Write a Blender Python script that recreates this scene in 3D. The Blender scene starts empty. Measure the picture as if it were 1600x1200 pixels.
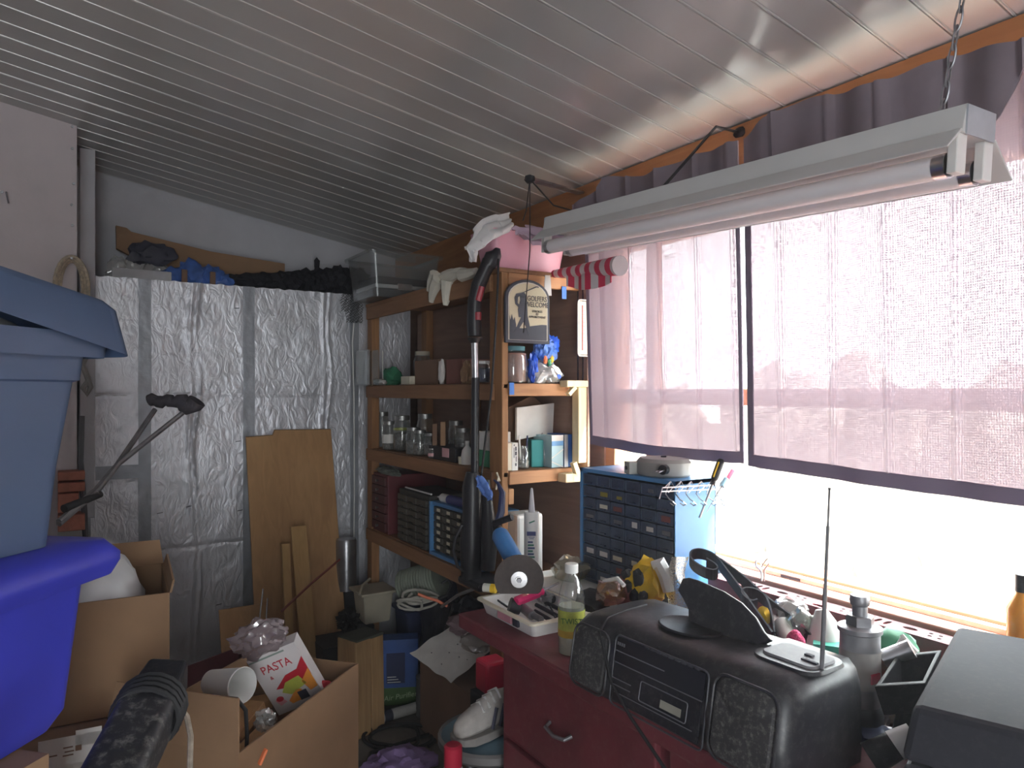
import bpy, bmesh, math, random
from mathutils import Vector, Matrix, noise, Euler
V = Vector
random.seed(7)
scene = bpy.context.scene
COL = scene.collection

# ---------------------------------------------------------------- camera, sky, exposure
H = 1.45                      # eye height above the floor
YAW = math.radians(32.2)
FPX = 1122.0
cam_d = bpy.data.cameras.new('camera')
cam = bpy.data.objects.new('camera', cam_d); COL.objects.link(cam)
cam.location = (0, 0, H)
cam.rotation_euler = (math.radians(90), 0, -YAW)
cam_d.sensor_width = 36; cam_d.lens = 36 * FPX / 1600
cam_d.shift_y = 10 / 1600
cam_d.clip_start = 0.02
scene.camera = cam

world = bpy.data.worlds.new('world'); scene.world = world
world.use_nodes = True
bg = world.node_tree.nodes['Background']
bg.inputs[0].default_value = (0.93, 0.97, 1.0, 1)
bg.inputs[1].default_value = 8.0
sun_d = bpy.data.lights.new('sun', 'SUN'); sun_d.energy = 34; sun_d.angle = math.radians(1.5); sun_d.color = (1, .96, .9)
sun = bpy.data.objects.new('sun', sun_d); COL.objects.link(sun)
sun.rotation_euler = Vector((.25, -.30, .92)).to_track_quat('Z', 'Y').to_euler()
vs = scene.view_settings
vs.view_transform = 'Standard'; vs.look = 'None'; vs.gamma = 1; vs.exposure = 0.72
vs.use_curve_mapping = False
scene.cycles.sample_clamp_indirect = 4
scene.cycles.max_bounces = 10
scene.cycles.diffuse_bounces = 5
scene.cycles.transparent_max_bounces = 16
scene.cycles.caustics_reflective = False
scene.cycles.caustics_refractive = False

def portal(name, loc, rot, sx, sy):
    l = bpy.data.lights.new(name, 'AREA'); l.shape = 'RECTANGLE'; l.size = sx; l.size_y = sy
    l.cycles.is_portal = True
    o = bpy.data.objects.new(name, l); COL.objects.link(o); o.location = loc; o.rotation_euler = rot
portal('window_portal', (1.9, .98, 1.47), (0, math.radians(90), 0), 1.10, 2.2)
portal('doorway_portal', (-0.65, -2.25, 1.05), (math.radians(90), 0, 0), .9, 2.1)

# ---------------------------------------------------------------- helpers
SN, CS = math.sin(YAW), math.cos(YAW)
def ray(u, v):
    t = (u - 800) / FPX
    return V((SN + CS * t, CS - SN * t, (610 - v) / FPX))
def P(u, v, x=None, y=None, z=None, d=None):
    r = ray(u, v)
    if x is not None: k = x / r.x
    elif y is not None: k = y / r.y
    elif z is not None: k = (z - H) / r.z
    else: k = d
    p = r * k
    return V((p.x, p.y, p.z + H))

_mats = {}
def _nt(name):
    m = bpy.data.materials.new(name); m.use_nodes = True
    nt = m.node_tree
    return m, nt, nt.nodes['Principled BSDF']
def N(nt, t, **kw):
    n = nt.nodes.new(t)
    for k, v in kw.items():
        if k.startswith('i_'): n.inputs[k[2:].replace('_', ' ')].default_value = v
        else: setattr(n, k, v)
    return n
def sc4(c, k): return (min(1, c[0] * k), min(1, c[1] * k), min(1, c[2] * k), 1)

def mat(name, col, rough=.6, metal=0., var=.18, scale=9., bump=0., bscale=60., coat=0., dust=0.):
    if name in _mats: return _mats[name]
    m, nt, b = _nt(name); L = nt.links
    tc = N(nt, 'ShaderNodeTexCoord')
    nz = N(nt, 'ShaderNodeTexNoise', i_Scale=scale, i_Detail=5.0, i_Roughness=.6)
    L.new(tc.outputs['Object'], nz.inputs['Vector'])
    cr = N(nt, 'ShaderNodeValToRGB')
    cr.color_ramp.elements[0].position = .3; cr.color_ramp.elements[1].position = .7
    cr.color_ramp.elements[0].color = sc4(col, 1 - var); cr.color_ramp.elements[1].color = sc4(col, 1 + var)
    L.new(nz.outputs[0], cr.inputs[0])
    out = cr.outputs[0]
    if dust:
        n2 = N(nt, 'ShaderNodeTexNoise', i_Scale=scale * 9, i_Detail=8.0, i_Roughness=.75)
        L.new(tc.outputs['Object'], n2.inputs['Vector'])
        r2 = N(nt, 'ShaderNodeValToRGB')
        r2.color_ramp.elements[0].position = .5; r2.color_ramp.elements[1].position = .75
        L.new(n2.outputs[0], r2.inputs[0])
        mu = N(nt, 'ShaderNodeMath', operation='MULTIPLY'); mu.inputs[1].default_value = dust
        L.new(r2.outputs[0], mu.inputs[0])
        mx = N(nt, 'ShaderNodeMix', data_type='RGBA')
        L.new(mu.outputs[0], mx.inputs[0]); L.new(out, mx.inputs[6]); mx.inputs[7].default_value = (.42, .40, .37, 1)
        out = mx.outputs[2]
    L.new(out, b.inputs['Base Color'])
    b.inputs['Roughness'].default_value = rough; b.inputs['Metallic'].default_value = metal
    b.inputs['Coat Weight'].default_value = coat
    if bump:
        n3 = N(nt, 'ShaderNodeTexNoise', i_Scale=bscale, i_Detail=4.0)
        L.new(tc.outputs['Object'], n3.inputs['Vector'])
        bp = N(nt, 'ShaderNodeBump', i_Strength=bump, i_Distance=.01)
        L.new(n3.outputs[0], bp.inputs['Height']); L.new(bp.outputs[0], b.inputs['Normal'])
    _mats[name] = m
    return m

def wood(name, c1, c2, axis=2, scale=14., rough=.65):
    """grain that runs along the given axis"""
    if name in _mats: return _mats[name]
    m, nt, b = _nt(name); L = nt.links
    tc = N(nt, 'ShaderNodeTexCoord'); mp = N(nt, 'ShaderNodeMapping')
    s = [1., 1., 1.]; s[axis] = .08
    mp.inputs['Scale'].default_value = s
    L.new(tc.outputs['Object'], mp.inputs['Vector'])
    nz = N(nt, 'ShaderNodeTexNoise', i_Scale=scale * 3, i_Detail=6.0, i_Distortion=1.2)
    L.new(mp.outputs[0], nz.inputs['Vector'])
    n2 = N(nt, 'ShaderNodeTexNoise', i_Scale=scale * .45, i_Detail=3.0, i_Distortion=.6)
    L.new(mp.outputs[0], n2.inputs['Vector'])
    ad = N(nt, 'ShaderNodeMath', operation='ADD'); L.new(nz.outputs[0], ad.inputs[0]); L.new(n2.outputs[0], ad.inputs[1])
    mu = N(nt, 'ShaderNodeMath', operation='MULTIPLY'); mu.inputs[1].default_value = .5; L.new(ad.outputs[0], mu.inputs[0])
    cr = N(nt, 'ShaderNodeValToRGB')
    cr.color_ramp.elements[0].position = .36; cr.color_ramp.elements[1].position = .64
    cr.color_ramp.elements[0].color = (*c1, 1); cr.color_ramp.elements[1].color = (*c2, 1)
    L.new(mu.outputs[0], cr.inputs[0]); L.new(cr.outputs[0], b.inputs['Base Color'])
    bp = N(nt, 'ShaderNodeBump', i_Strength=.25, i_Distance=.004)
    L.new(nz.outputs[0], bp.inputs['Height']); L.new(bp.outputs[0], b.inputs['Normal'])
    b.inputs['Roughness'].default_value = rough
    _mats[name] = m
    return m

def clear(name, tint=(.9, .95, .95), body=.12, gloss=.14, rough=.08, bodycol=None):
    """thin clear glass or plastic: transparent with a gloss and a little milk"""
    if name in _mats: return _mats[name]
    m = bpy.data.materials.new(name); m.use_nodes = True; nt = m.node_tree; L = nt.links
    nt.nodes.remove(nt.nodes['Principled BSDF'])
    out = nt.nodes['Material Output']
    tr = N(nt, 'ShaderNodeBsdfTransparent'); tr.inputs[0].default_value = (*tint, 1)
    df = N(nt, 'ShaderNodeBsdfDiffuse'); df.inputs[0].default_value = (*(bodycol or tint), 1)
    gl = N(nt, 'ShaderNodeBsdfGlossy'); gl.inputs['Roughness'].default_value = rough
    a = N(nt, 'ShaderNodeMixShader'); a.inputs[0].default_value = body
    L.new(tr.outputs[0], a.inputs[1]); L.new(df.outputs[0], a.inputs[2])
    fr = N(nt, 'ShaderNodeLayerWeight'); fr.inputs[0].default_value = .12
    mu = N(nt, 'ShaderNodeMath', operation='MULTIPLY_ADD'); mu.inputs[1].default_value = .55; mu.inputs[2].default_value = gloss
    L.new(fr.outputs['Facing'], mu.inputs[0])
    c = N(nt, 'ShaderNodeMixShader'); L.new(mu.outputs[0], c.inputs[0])
    L.new(a.outputs[0], c.inputs[1]); L.new(gl.outputs[0], c.inputs[2])
    L.new(c.outputs[0], out.inputs[0])
    _mats[name] = m
    return m

_XF = {}                       # object -> matrix of its root
def XF(loc=(0, 0, 0), rz=0, rx=0, ry=0):
    return Matrix.Translation(loc) @ Euler((rx, ry, rz)).to_matrix().to_4x4()
def basis(o, ex, ey):
    """frame at o with x along ex, y towards ey"""
    ex = V(ex).normalized(); ez = ex.cross(V(ey)).normalized(); ey = ez.cross(ex)
    m = Matrix((ex, ey, ez)).transposed().to_4x4(); m.translation = V(o)
    return m

class G:
    """collects shapes in one bmesh; X maps design coordinates to the world"""
    def __init__(s, X=None): s.bm = bmesh.new(); s.X = X or Matrix()
    def v(s, p): return s.bm.verts.new(s.X @ V(p))
    def f(s, vs):
        try: return s.bm.faces.new(vs)
        except ValueError: return None
    def hexa(s, c):
        w = [s.v(p) for p in c]
        for q in ((3, 2, 1, 0), (4, 5, 6, 7), (0, 1, 5, 4), (1, 2, 6, 5), (2, 3, 7, 6), (3, 0, 4, 7)): s.f([w[i] for i in q])
        return s
    def box(s, x0, x1, y0, y1, z0, z1):
        return s.hexa([(x0, y0, z0), (x1, y0, z0), (x1, y1, z0), (x0, y1, z0), (x0, y0, z1), (x1, y0, z1), (x1, y1, z1), (x0, y1, z1)])
    def frust(s, a, b, z0, z1):
        """a, b = (x0,x1,y0,y1) at z0 and z1"""
        return s.hexa([(a[0], a[2], z0), (a[1], a[2], z0), (a[1], a[3], z0), (a[0], a[3], z0), (b[0], b[2], z1), (b[1], b[2], z1), (b[1], b[3], z1), (b[0], b[3], z1)])
    def bar(s, p0, p1, w, t, up=(0, 0, 1)):
        p0, p1 = V(p0), V(p1); d = (p1 - p0).normalized(); a = d.cross(V(up)).normalized() * w / 2; b = a.cross(d).normalized() * t / 2
        return s.hexa([p0 - a - b, p0 + a - b, p0 + a + b, p0 - a + b, p1 - a - b, p1 + a - b, p1 + a + b, p1 - a + b])
    def tube(s, pts, r, seg=8, closed=False, caps=True):
        pts = [V(p) for p in pts]; n = len(pts); rings = []
        rr = r if isinstance(r, (list, tuple)) else [r] * n
        ref = None
        for i, p in enumerate(pts):
            a = pts[(i - 1) % n] if (closed or i > 0) else p
            b = pts[(i + 1) % n] if (closed or i < n - 1) else p
            d = (b - a)
            if d.length < 1e-9: d = V((0, 0, 1))
            d.normalize()
            if ref is None: ref = d.orthogonal().normalized()
            ref = (ref - d * ref.dot(d))
            if ref.length < 1e-6: ref = d.orthogonal()
            ref.normalize(); q = d.cross(ref)
            rings.append([s.v(p + (ref * math.cos(2 * math.pi * k / seg) + q * math.sin(2 * math.pi * k / seg)) * rr[i]) for k in range(seg)])
        for i in range(n if closed else n - 1):
            A, B = rings[i], rings[(i + 1) % n]
            for k in range(seg): s.f([A[k], A[(k + 1) % seg], B[(k + 1) % seg], B[k]])
        if caps and not closed: s.f(rings[0][::-1]); s.f(rings[-1])
        return s
    def cyl(s, p0, p1, r0, r1=None, seg=20): return s.tube([p0, p1], [r0, r0 if r1 is None else r1], seg)
    def lathe(s, prof, seg=24, c=(0, 0, 0), sx=1, sy=1):
        rings = []
        for r, z in prof:
            if r < 1e-6: rings.append([s.v((c[0], c[1], c[2] + z))])
            else: rings.append([s.v((c[0] + r * sx * math.cos(2 * math.pi * k / seg), c[1] + r * sy * math.sin(2 * math.pi * k / seg), c[2] + z)) for k in range(seg)])
        for A, B in zip(rings, rings[1:]):
            for k in range(seg):
                k2 = (k + 1) % seg
                if len(A) == 1 and len(B) == 1: continue
                if len(A) == 1: s.f([A[0], B[k], B[k2]])
                elif len(B) == 1: s.f([A[k], A[k2], B[0]])
                else: s.f([A[k], A[k2], B[k2], B[k]])
        return s
    def prism(s, pts, vec):
        a = [s.v(p) for p in pts]; b = [s.v(V(p) + V(vec)) for p in pts]; n = len(a)
        s.f(a[::-1]); s.f(b)
        for i in range(n): s.f([a[i], a[(i + 1) % n], b[(i + 1) % n], b[i]])
        return s
    def grid(s, fn, nu, nv, wrap=False):
        w = [[s.v(fn(i / nu, j / nv)) for j in range(nv + 1)] for i in range(nu + 1)]
        for i in range(nu):
            for j in range(nv): s.f([w[i][j], w[i + 1][j], w[i + 1][j + 1], w[i][j + 1]])
        return s
    def blob(s, c, r, amp=.2, freq=6., seed=0, sub=3, flat=None):
        b2 = bmesh.new(); bmesh.ops.create_icosphere(b2, subdivisions=sub, radius=1)
        mp = {}
        for q in b2.verts:
            k = 1 + amp * noise.noise(q.co * freq * .35 + V((seed * 7.3, seed, 3))) + amp * .6 * noise.noise(q.co * freq + V((seed, 2, seed * 3.1)))
            p = V((c[0] + q.co.x * r[0] * k, c[1] + q.co.y * r[1] * k, c[2] + q.co.z * r[2] * k))
            if flat is not None and p.z < flat: p.z = flat
            mp[q.index] = s.v(p)
        for fc in b2.faces: s.f([mp[q.index] for q in fc.verts])
        b2.free(); return s
    def sheet(s, fn, nu, nv, th):
        """grid with thickness"""
        e = 1e-3
        def nrm(u, v):
            u0, v0 = min(u, 1 - e), min(v, 1 - e)
            a = V(fn(u0 + e, v0)) - V(fn(u0, v0)); b = V(fn(u0, v0 + e)) - V(fn(u0, v0))
            n = a.cross(b)
            return n.normalized() if n.length > 0 else V((0, 0, 1))
        A = [[s.v(fn(i / nu, j / nv)) for j in range(nv + 1)] for i in range(nu + 1)]
        B = [[s.v(V(fn(i / nu, j / nv)) + nrm(i / nu, j / nv) * th) for j in range(nv + 1)] for i in range(nu + 1)]
        for i in range(nu):
            for j in range(nv):
                s.f([A[i][j], A[i][j + 1], A[i + 1][j + 1], A[i + 1][j]]); s.f([B[i][j], B[i + 1][j], B[i + 1][j + 1], B[i][j + 1]])
        for i in range(nu):
            s.f([A[i][0], A[i + 1][0], B[i + 1][0], B[i][0]]); s.f([A[i + 1][nv], A[i][nv], B[i][nv], B[i + 1][nv]])
        for j in range(nv):
            s.f([A[0][j + 1], A[0][j], B[0][j], B[0][j + 1]]); s.f([A[nu][j], A[nu][j + 1], B[nu][j + 1], B[nu][j]])
        return s
    def mesh(s, name, inv=None):
        bmesh.ops.recalc_face_normals(s.bm, faces=s.bm.faces[:])
        me = bpy.data.meshes.new(name); s.bm.to_mesh(me); s.bm.free()
        if inv is not None: me.transform(inv)
        return me
    def part(s, name, m, parent, smooth=False, bev=0., label=None, kind=None):
        """a mesh child of parent (thing, part or piece of the setting)"""
        R = _XF[parent]
        me = s.mesh(name, R.inverted()); o = bpy.data.objects.new(name, me); COL.objects.link(o)
        o.parent = parent; _XF[o] = R; _fin(o, m, smooth, bev)
        if label: o['label'] = label
        if kind: o['kind'] = kind
        return o
    def single(s, name, m, label=None, cat=None, group=None, kind=None, smooth=False, bev=0.):
        """a top-level thing of one mesh, its origin at its base"""
        vs_ = [q.co for q in s.bm.verts]
        lo = V([min(q[i] for q in vs_) for i in range(3)]); hi = V([max(q[i] for q in vs_) for i in range(3)])
        R = Matrix.Translation(((lo.x + hi.x) / 2, (lo.y + hi.y) / 2, lo.z))
        me = s.mesh(name, R.inverted()); o = bpy.data.objects.new(name, me); COL.objects.link(o)
        o.location = R.translation; _XF[o] = R; _fin(o, m, smooth, bev)
        tag(o, label, cat, group, kind)
        return o
def _fin(o, m, smooth, bev):
    o.data.materials.append(m)
    if smooth:
        for p in o.data.polygons: p.use_smooth = True
        o.data.set_sharp_from_angle(angle=math.radians(40 if smooth is True else smooth))
    if bev:
        b = o.modifiers.new('bevel', 'BEVEL'); b.width = bev; b.segments = 2; b.limit_method = 'ANGLE'; b.angle_limit = math.radians(40)
def tag(o, label=None, cat=None, group=None, kind=None):
    if label: o['label'] = label
    if cat: o['category'] = cat
    if group: o['group'] = group
    if kind: o['kind'] = kind
def T(name, label, cat, loc, rz=0, group=None, kind=None):
    o = bpy.data.objects.new(name, None); COL.objects.link(o)
    o.empty_display_size = .05
    o.location = loc; o.rotation_euler = (0, 0, rz); _XF[o] = XF(loc, rz)
    tag(o, label, cat, group, kind)
    return o
def struct(g, name, m, **k): return g.single(name, m, kind='structure', **k)

def curve_mesh(make, name, m, parent, X, label=None):
    cu = make(); ob = bpy.data.objects.new('tmp', cu); COL.objects.link(ob)
    dg = bpy.context.evaluated_depsgraph_get(); me = bpy.data.meshes.new_from_object(ob.evaluated_get(dg))
    bpy.data.objects.remove(ob); bpy.data.curves.remove(cu)
    me.name = name; me.materials.clear(); me.transform(_XF[parent].inverted() @ X)
    o = bpy.data.objects.new(name, me); COL.objects.link(o); o.parent = parent; _XF[o] = _XF[parent]
    me.materials.append(m)
    if label: o['label'] = label
    return o
def text(body, size, m, parent, X, name='lettering', ext=.0004, align='CENTER', sx=1, spacing=1.0, shear=0.):
    def mk():
        c = bpy.data.curves.new('tmp', 'FONT'); c.body = body; c.size = size; c.extrude = ext; c.align_x = align; c.align_y = 'CENTER'
        c.space_line = spacing; c.shear = shear; c.resolution_u = 3
        return c
    return curve_mesh(mk, name, m, parent, X @ Matrix.Diagonal((sx, 1, 1, 1)))
def plate(outer, holes, th, m, parent, X, name, label=None):
    """flat plate with real holes (2D outlines in X's xy plane)"""
    def mk():
        c = bpy.data.curves.new('tmp', 'CURVE'); c.dimensions = '2D'; c.fill_mode = 'BOTH'; c.extrude = th / 2
        for poly in [outer] + holes:
            sp = c.splines.new('POLY'); sp.points.add(len(poly) - 1); sp.use_cyclic_u = True
            for q, p in zip(sp.points, poly): q.co = (p[0], p[1], 0, 1)
        return c
    return curve_mesh(mk, name, m, parent, X, label)
def ell(cx, cy, rx, ry, n=14, a0=0): return [(cx + rx * math.cos(a0 + 2 * math.pi * k / n), cy + ry * math.sin(a0 + 2 * math.pi * k / n)) for k in range(n)]
def fn(p, f=1., s=0.): return noise.noise(V(p) * f + V((s * 3.7, s * 1.3, s)))
def copy_tree(o, parent=None):
    c = o.copy(); COL.objects.link(c); c.parent = parent
    for ch in list(o.children): copy_tree(ch, c)
    return c

# ---------------------------------------------------------------- materials
m_white = mat('painted_white_wall', (.58, .58, .62), .7, var=.06, bump=.1)
m_pinkwall = mat('pinkish_white_panel', (.62, .56, .575), .7, var=.07, scale=5, bump=.08)
m_dark = mat('dark_void', (.03, .03, .035), .9)
m_black = mat('black_plastic', (.022, .022, .026), .42, var=.3, dust=.10)
m_blackmatte = mat('black_rubber', (.02, .02, .022), .7, var=.3)
m_graphite = mat('graphite_plastic', (.055, .057, .07), .45, var=.15, dust=.12)
m_steel = mat('bright_steel', (.62, .62, .64), .3, 1., var=.15, scale=25)
m_dullsteel = mat('dull_steel', (.34, .34, .36), .45, .9, var=.25, scale=20)
m_iron = mat('black_iron', (.03, .032, .042), .5, .5, var=.25)
m_red_paint = mat('maroon_paint', (.155, .028, .038), .5, var=.22, scale=6, dust=.10)
m_cream = mat('cream_plastic', (.74, .69, .55), .45, var=.08)
m_whitep = mat('white_plastic', (.78, .78, .76), .4, var=.06)
m_paper = mat('white_paper', (.74, .72, .69), .8, var=.08, scale=14)
m_card = mat('brown_cardboard', (.30, .18, .10), .8, var=.12, scale=6, bump=.05)
m_card2 = mat('dark_cardboard', (.22, .13, .085), .85, var=.15, scale=6)
m_pine = wood('pine_wood', (.26, .12, .05), (.42, .215, .09), 2)
m_pineY = wood('pine_board_long', (.22, .105, .05), (.34, .175, .085), 1)
m_pineX = wood('pine_board_cross', (.40, .19, .09), (.58, .31, .15), 0)
m_pale = wood('pale_new_wood', (.72, .60, .36), (.86, .75, .50), 2)
m_ply = wood('plywood_brown', (.45, .25, .11), (.62, .37, .17), 2, 9)
m_plydark = wood('dark_ply_panel', (.27, .17, .13), (.40, .26, .20), 1, 10)
m_header = wood('orange_header_wood', (.32, .13, .045), (.52, .25, .10), 1, 8)
m_silver = mat('silver_duct_tape', (.40, .42, .46), .45, .45, var=.15, scale=12, bump=.2, bscale=30)
m_glass = clear('clear_glass', (.92, .95, .94), .05, .12, .05)
m_bag = clear('clear_plastic_bag', (.93, .93, .92), .30, .16, .15)
m_navy = mat('navy_plastic', (.025, .035, .10), .45, var=.3)
m_brightblue = mat('bright_blue_plastic', (.045, .055, .52), .42, var=.08, scale=5, coat=.1)
m_steelblue = mat('slate_blue_plastic', (.07, .115, .215), .5, var=.08, scale=4)
m_blue_metal = mat('blue_painted_metal', (.09, .26, .52), .4, var=.08)
m_toolblue = mat('tool_blue', (.06, .22, .52), .4, var=.12, dust=.15)
m_tape_blue = mat('blue_masking_tape', (.08, .22, .62), .7, var=.1)
m_red = mat('red_plastic', (.60, .03, .07), .35, var=.1)
m_pinktub = mat('pink_plastic', (.72, .36, .45), .45, var=.06)
m_linen = mat('off_white_cloth', (.70, .67, .58), .9, var=.1, scale=14, bump=.15)
m_wht_cloth = mat('white_cloth', (.78, .77, .77), .9, var=.06, bump=.15)
m_lilac = mat('lilac_cloth', (.66, .50, .62), .9, var=.1, bump=.15)
m_purple = mat('purple_cloth', (.30, .20, .42), .9, var=.2, bump=.2)
m_text = mat('dark_print', (.03, .03, .05), .7)
m_yellow = mat('yellow_plastic', (.85, .55, .03), .45, var=.1)
m_green = mat('green_plastic', (.06, .30, .16), .5, var=.15)
m_teal = mat('teal_card', (.05, .32, .32), .6, var=.1)
m_orange = mat('orange_plastic', (.85, .22, .08), .5, var=.1)
m_brick = mat('red_brick', (.36, .13, .085), .85, var=.25, scale=20, bump=.3)
m_floor = mat('dirty_concrete', (.16, .145, .125), .85, var=.35, scale=4, bump=.2, bscale=25, dust=.15)

# ceiling vinyl: off-white, fairly glossy, slightly wavy
def mk_ceiling():
    m, nt, b = _nt('ceiling_vinyl'); L = nt.links
    tc = N(nt, 'ShaderNodeTexCoord'); ob = N(nt, 'ShaderNodeObjectInfo')
    ad = N(nt, 'ShaderNodeVectorMath', operation='ADD'); L.new(tc.outputs['Object'], ad.inputs[0]); L.new(ob.outputs['Location'], ad.inputs[1])
    nz = N(nt, 'ShaderNodeTexNoise', i_Scale=2.2, i_Detail=2.0); L.new(ad.outputs[0], nz.inputs['Vector'])
    bp = N(nt, 'ShaderNodeBump', i_Strength=.5, i_Distance=.03); L.new(nz.outputs[0], bp.inputs['Height']); L.new(bp.outputs[0], b.inputs['Normal'])
    b.inputs['Base Color'].default_value = (.50, .495, .48, 1)
    b.inputs['Roughness'].default_value = .20
    return m
m_ceil = mk_ceiling()
def mk_foil():
    m, nt, b = _nt('crinkled_foil'); L = nt.links
    tc = N(nt, 'ShaderNodeTexCoord')
    mp = N(nt, 'ShaderNodeMapping'); mp.inputs['Scale'].default_value = (1.6, 1, .8); L.new(tc.outputs['Object'], mp.inputs['Vector'])
    nz = N(nt, 'ShaderNodeTexNoise', i_Scale=15.0, i_Detail=2.5, i_Distortion=1.8); L.new(mp.outputs[0], nz.inputs['Vector'])
    bp = N(nt, 'ShaderNodeBump', i_Strength=.42, i_Distance=.014); L.new(nz.outputs[0], bp.inputs['Height']); L.new(bp.outputs[0], b.inputs['Normal'])
    n2 = N(nt, 'ShaderNodeTexNoise', i_Scale=3.0, i_Detail=4.0); L.new(tc.outputs['Object'], n2.inputs['Vector'])
    cr = N(nt, 'ShaderNodeValToRGB'); cr.color_ramp.elements[0].color = (.74, .75, .82, 1); cr.color_ramp.elements[1].color = (.90, .91, .96, 1)
    L.new(n2.outputs[0], cr.inputs[0]); L.new(cr.outputs[0], b.inputs['Base Color'])
    b.inputs['Metallic'].default_value = .42; b.inputs['Roughness'].default_value = .42
    return m
m_foil = mk_foil()
def mk_curtain():
    m = bpy.data.materials.new('sheer_weave'); m.use_nodes = True; nt = m.node_tree; L = nt.links
    nt.nodes.remove(nt.nodes['Principled BSDF']); out = nt.nodes['Material Output']
    tc = N(nt, 'ShaderNodeTexCoord')
    w = []
    for dirn in ('Y', 'Z'):
        wv = N(nt, 'ShaderNodeTexWave', wave_type='BANDS', bands_direction=dirn, i_Scale=62.0, i_Distortion=1.2, i_Detail=2.0)
        wv.inputs['Detail Scale'].default_value = .4
        L.new(tc.outputs['Object'], wv.inputs['Vector']); w.append(wv.outputs['Fac'])
    mx = N(nt, 'ShaderNodeMath', operation='MULTIPLY'); L.new(w[0], mx.inputs[0]); L.new(w[1], mx.inputs[1])
    cr = N(nt, 'ShaderNodeMapRange'); cr.inputs['To Min'].default_value = .0; cr.inputs['To Max'].default_value = .12
    L.new(mx.outputs[0], cr.inputs['Value'])
    tl = N(nt, 'ShaderNodeBsdfTranslucent')
    ad = N(nt, 'ShaderNodeMath', operation='ADD'); L.new(w[0], ad.inputs[0]); L.new(w[1], ad.inputs[1])
    rp = N(nt, 'ShaderNodeValToRGB'); 
    mp = N(nt, 'ShaderNodeMapping'); mp.inputs['Scale'].default_value = (1, 330, 60); L.new(tc.outputs['Object'], mp.inputs['Vector'])
    n1 = N(nt, 'ShaderNodeTexNoise', i_Scale=1.0, i_Detail=2.0); L.new(mp.outputs[0], n1.inputs['Vector'])
    mp2 = N(nt, 'ShaderNodeMapping'); mp2.inputs['Scale'].default_value = (1, 45, 300); L.new(tc.outputs['Object'], mp2.inputs['Vector'])
    n2 = N(nt, 'ShaderNodeTexNoise', i_Scale=1.0, i_Detail=2.0); L.new(mp2.outputs[0], n2.inputs['Vector'])
    a3 = N(nt, 'ShaderNodeMath', operation='ADD'); L.new(n1.outputs[0], a3.inputs[0]); L.new(n2.outputs[0], a3.inputs[1])
    a4 = N(nt, 'ShaderNodeMath', operation='MULTIPLY_ADD'); a4.inputs[1].default_value = .40; L.new(ad.outputs[0], a4.inputs[0]); L.new(a3.outputs[0], a4.inputs[2])
    a5 = N(nt, 'ShaderNodeMath', operation='MULTIPLY'); a5.inputs[1].default_value = .5; L.new(a4.outputs[0], a5.inputs[0])
    L.new(a5.outputs[0], rp.inputs[0]); rp.color_ramp.elements[0].position = .35; rp.color_ramp.elements[1].position = 1.0
    L.new(a4.outputs[0], cr.inputs['Value']); cr.inputs['From Min'].default_value = 1.0; cr.inputs['From Max'].default_value = 2.0
    rp.color_ramp.elements[0].color = (.18, .13, .16, 1); rp.color_ramp.elements[1].color = (.56, .45, .51, 1)
    L.new(rp.outputs[0], tl.inputs[0])
    df = N(nt, 'ShaderNodeBsdfDiffuse'); df.inputs[0].default_value = (.40, .32, .38, 1)
    a = N(nt, 'ShaderNodeMixShader'); a.inputs[0].default_value = .25; L.new(df.outputs[0], a.inputs[1]); L.new(tl.outputs[0], a.inputs[2])
    tr = N(nt, 'ShaderNodeBsdfTransparent'); tr.inputs[0].default_value = (1, .92, .95, 1)
    c = N(nt, 'ShaderNodeMixShader'); L.new(cr.outputs[0], c.inputs[0]); L.new(a.outputs[0], c.inputs[1]); L.new(tr.outputs[0], c.inputs[2])
    L.new(c.outputs[0], out.inputs[0])
    return m
m_curtain = mk_curtain()
def mk_hem():
    m = bpy.data.materials.new('purple_curtain_hem'); m.use_nodes = True; nt = m.node_tree; L = nt.links
    nt.nodes.remove(nt.nodes['Principled BSDF'])
    tl = N(nt, 'ShaderNodeBsdfTranslucent'); tl.inputs[0].default_value = (.30, .24, .34, 1)
    df = N(nt, 'ShaderNodeBsdfDiffuse'); df.inputs[0].default_value = (.30, .25, .32, 1)
    a = N(nt, 'ShaderNodeMixShader'); a.inputs[0].default_value = .16; L.new(df.outputs[0], a.inputs[1]); L.new(tl.outputs[0], a.inputs[2])
    L.new(a.outputs[0], nt.nodes['Material Output'].inputs[0]); return m
m_hem = mk_hem()

# ---------------------------------------------------------------- the room
W, YF, YB, YP = 1.70, 3.65, 3.95, 3.36        # window wall, foil face, end wall, near panel
SL = .175
def zc(x): return 2.22 + SL * (W - x)          # underside of the sloping ceiling
XL, YR = -2.0, -2.2
struct(G().box(XL - .1, W + .1, YR - .1, YB + .1, -.12, 0), 'floor', m_floor)
def slopewall(x0, x1, y0, y1, z0): return G().hexa([(x0, y0, z0), (x1, y0, z0), (x1, y1, z0), (x0, y1, z0), (x0, y0, zc(x0) + .03), (x1, y0, zc(x1) + .03), (x1, y1, zc(x1) + .03), (x0, y1, zc(x0) + .03)])
struct(slopewall(.05, W + .1, YB, YB + .1, 0), 'wall_back', m_white)
wp = struct(slopewall(XL, .058, YP, YP + .04, 0), 'wall_partition', m_pinkwall)
for (u, v) in ((33, 167), (113, 198), (113, 232), (115, 287), (112, 320), (3, 300), (113, 352)):
    p = P(u, v, y=YP)
    G().cyl(p + V((0, .002, 0)), p + V((0, -.004, 0)), .006, .005, 8).part('screw', m_dullsteel, wp)
p = P(10, 300, y=YP); G().tube([p, p + V((0, -.03, -.01)), p + V((0.008, -.035, -.05))], .003, 6).part('nail', m_dullsteel, wp)
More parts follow.
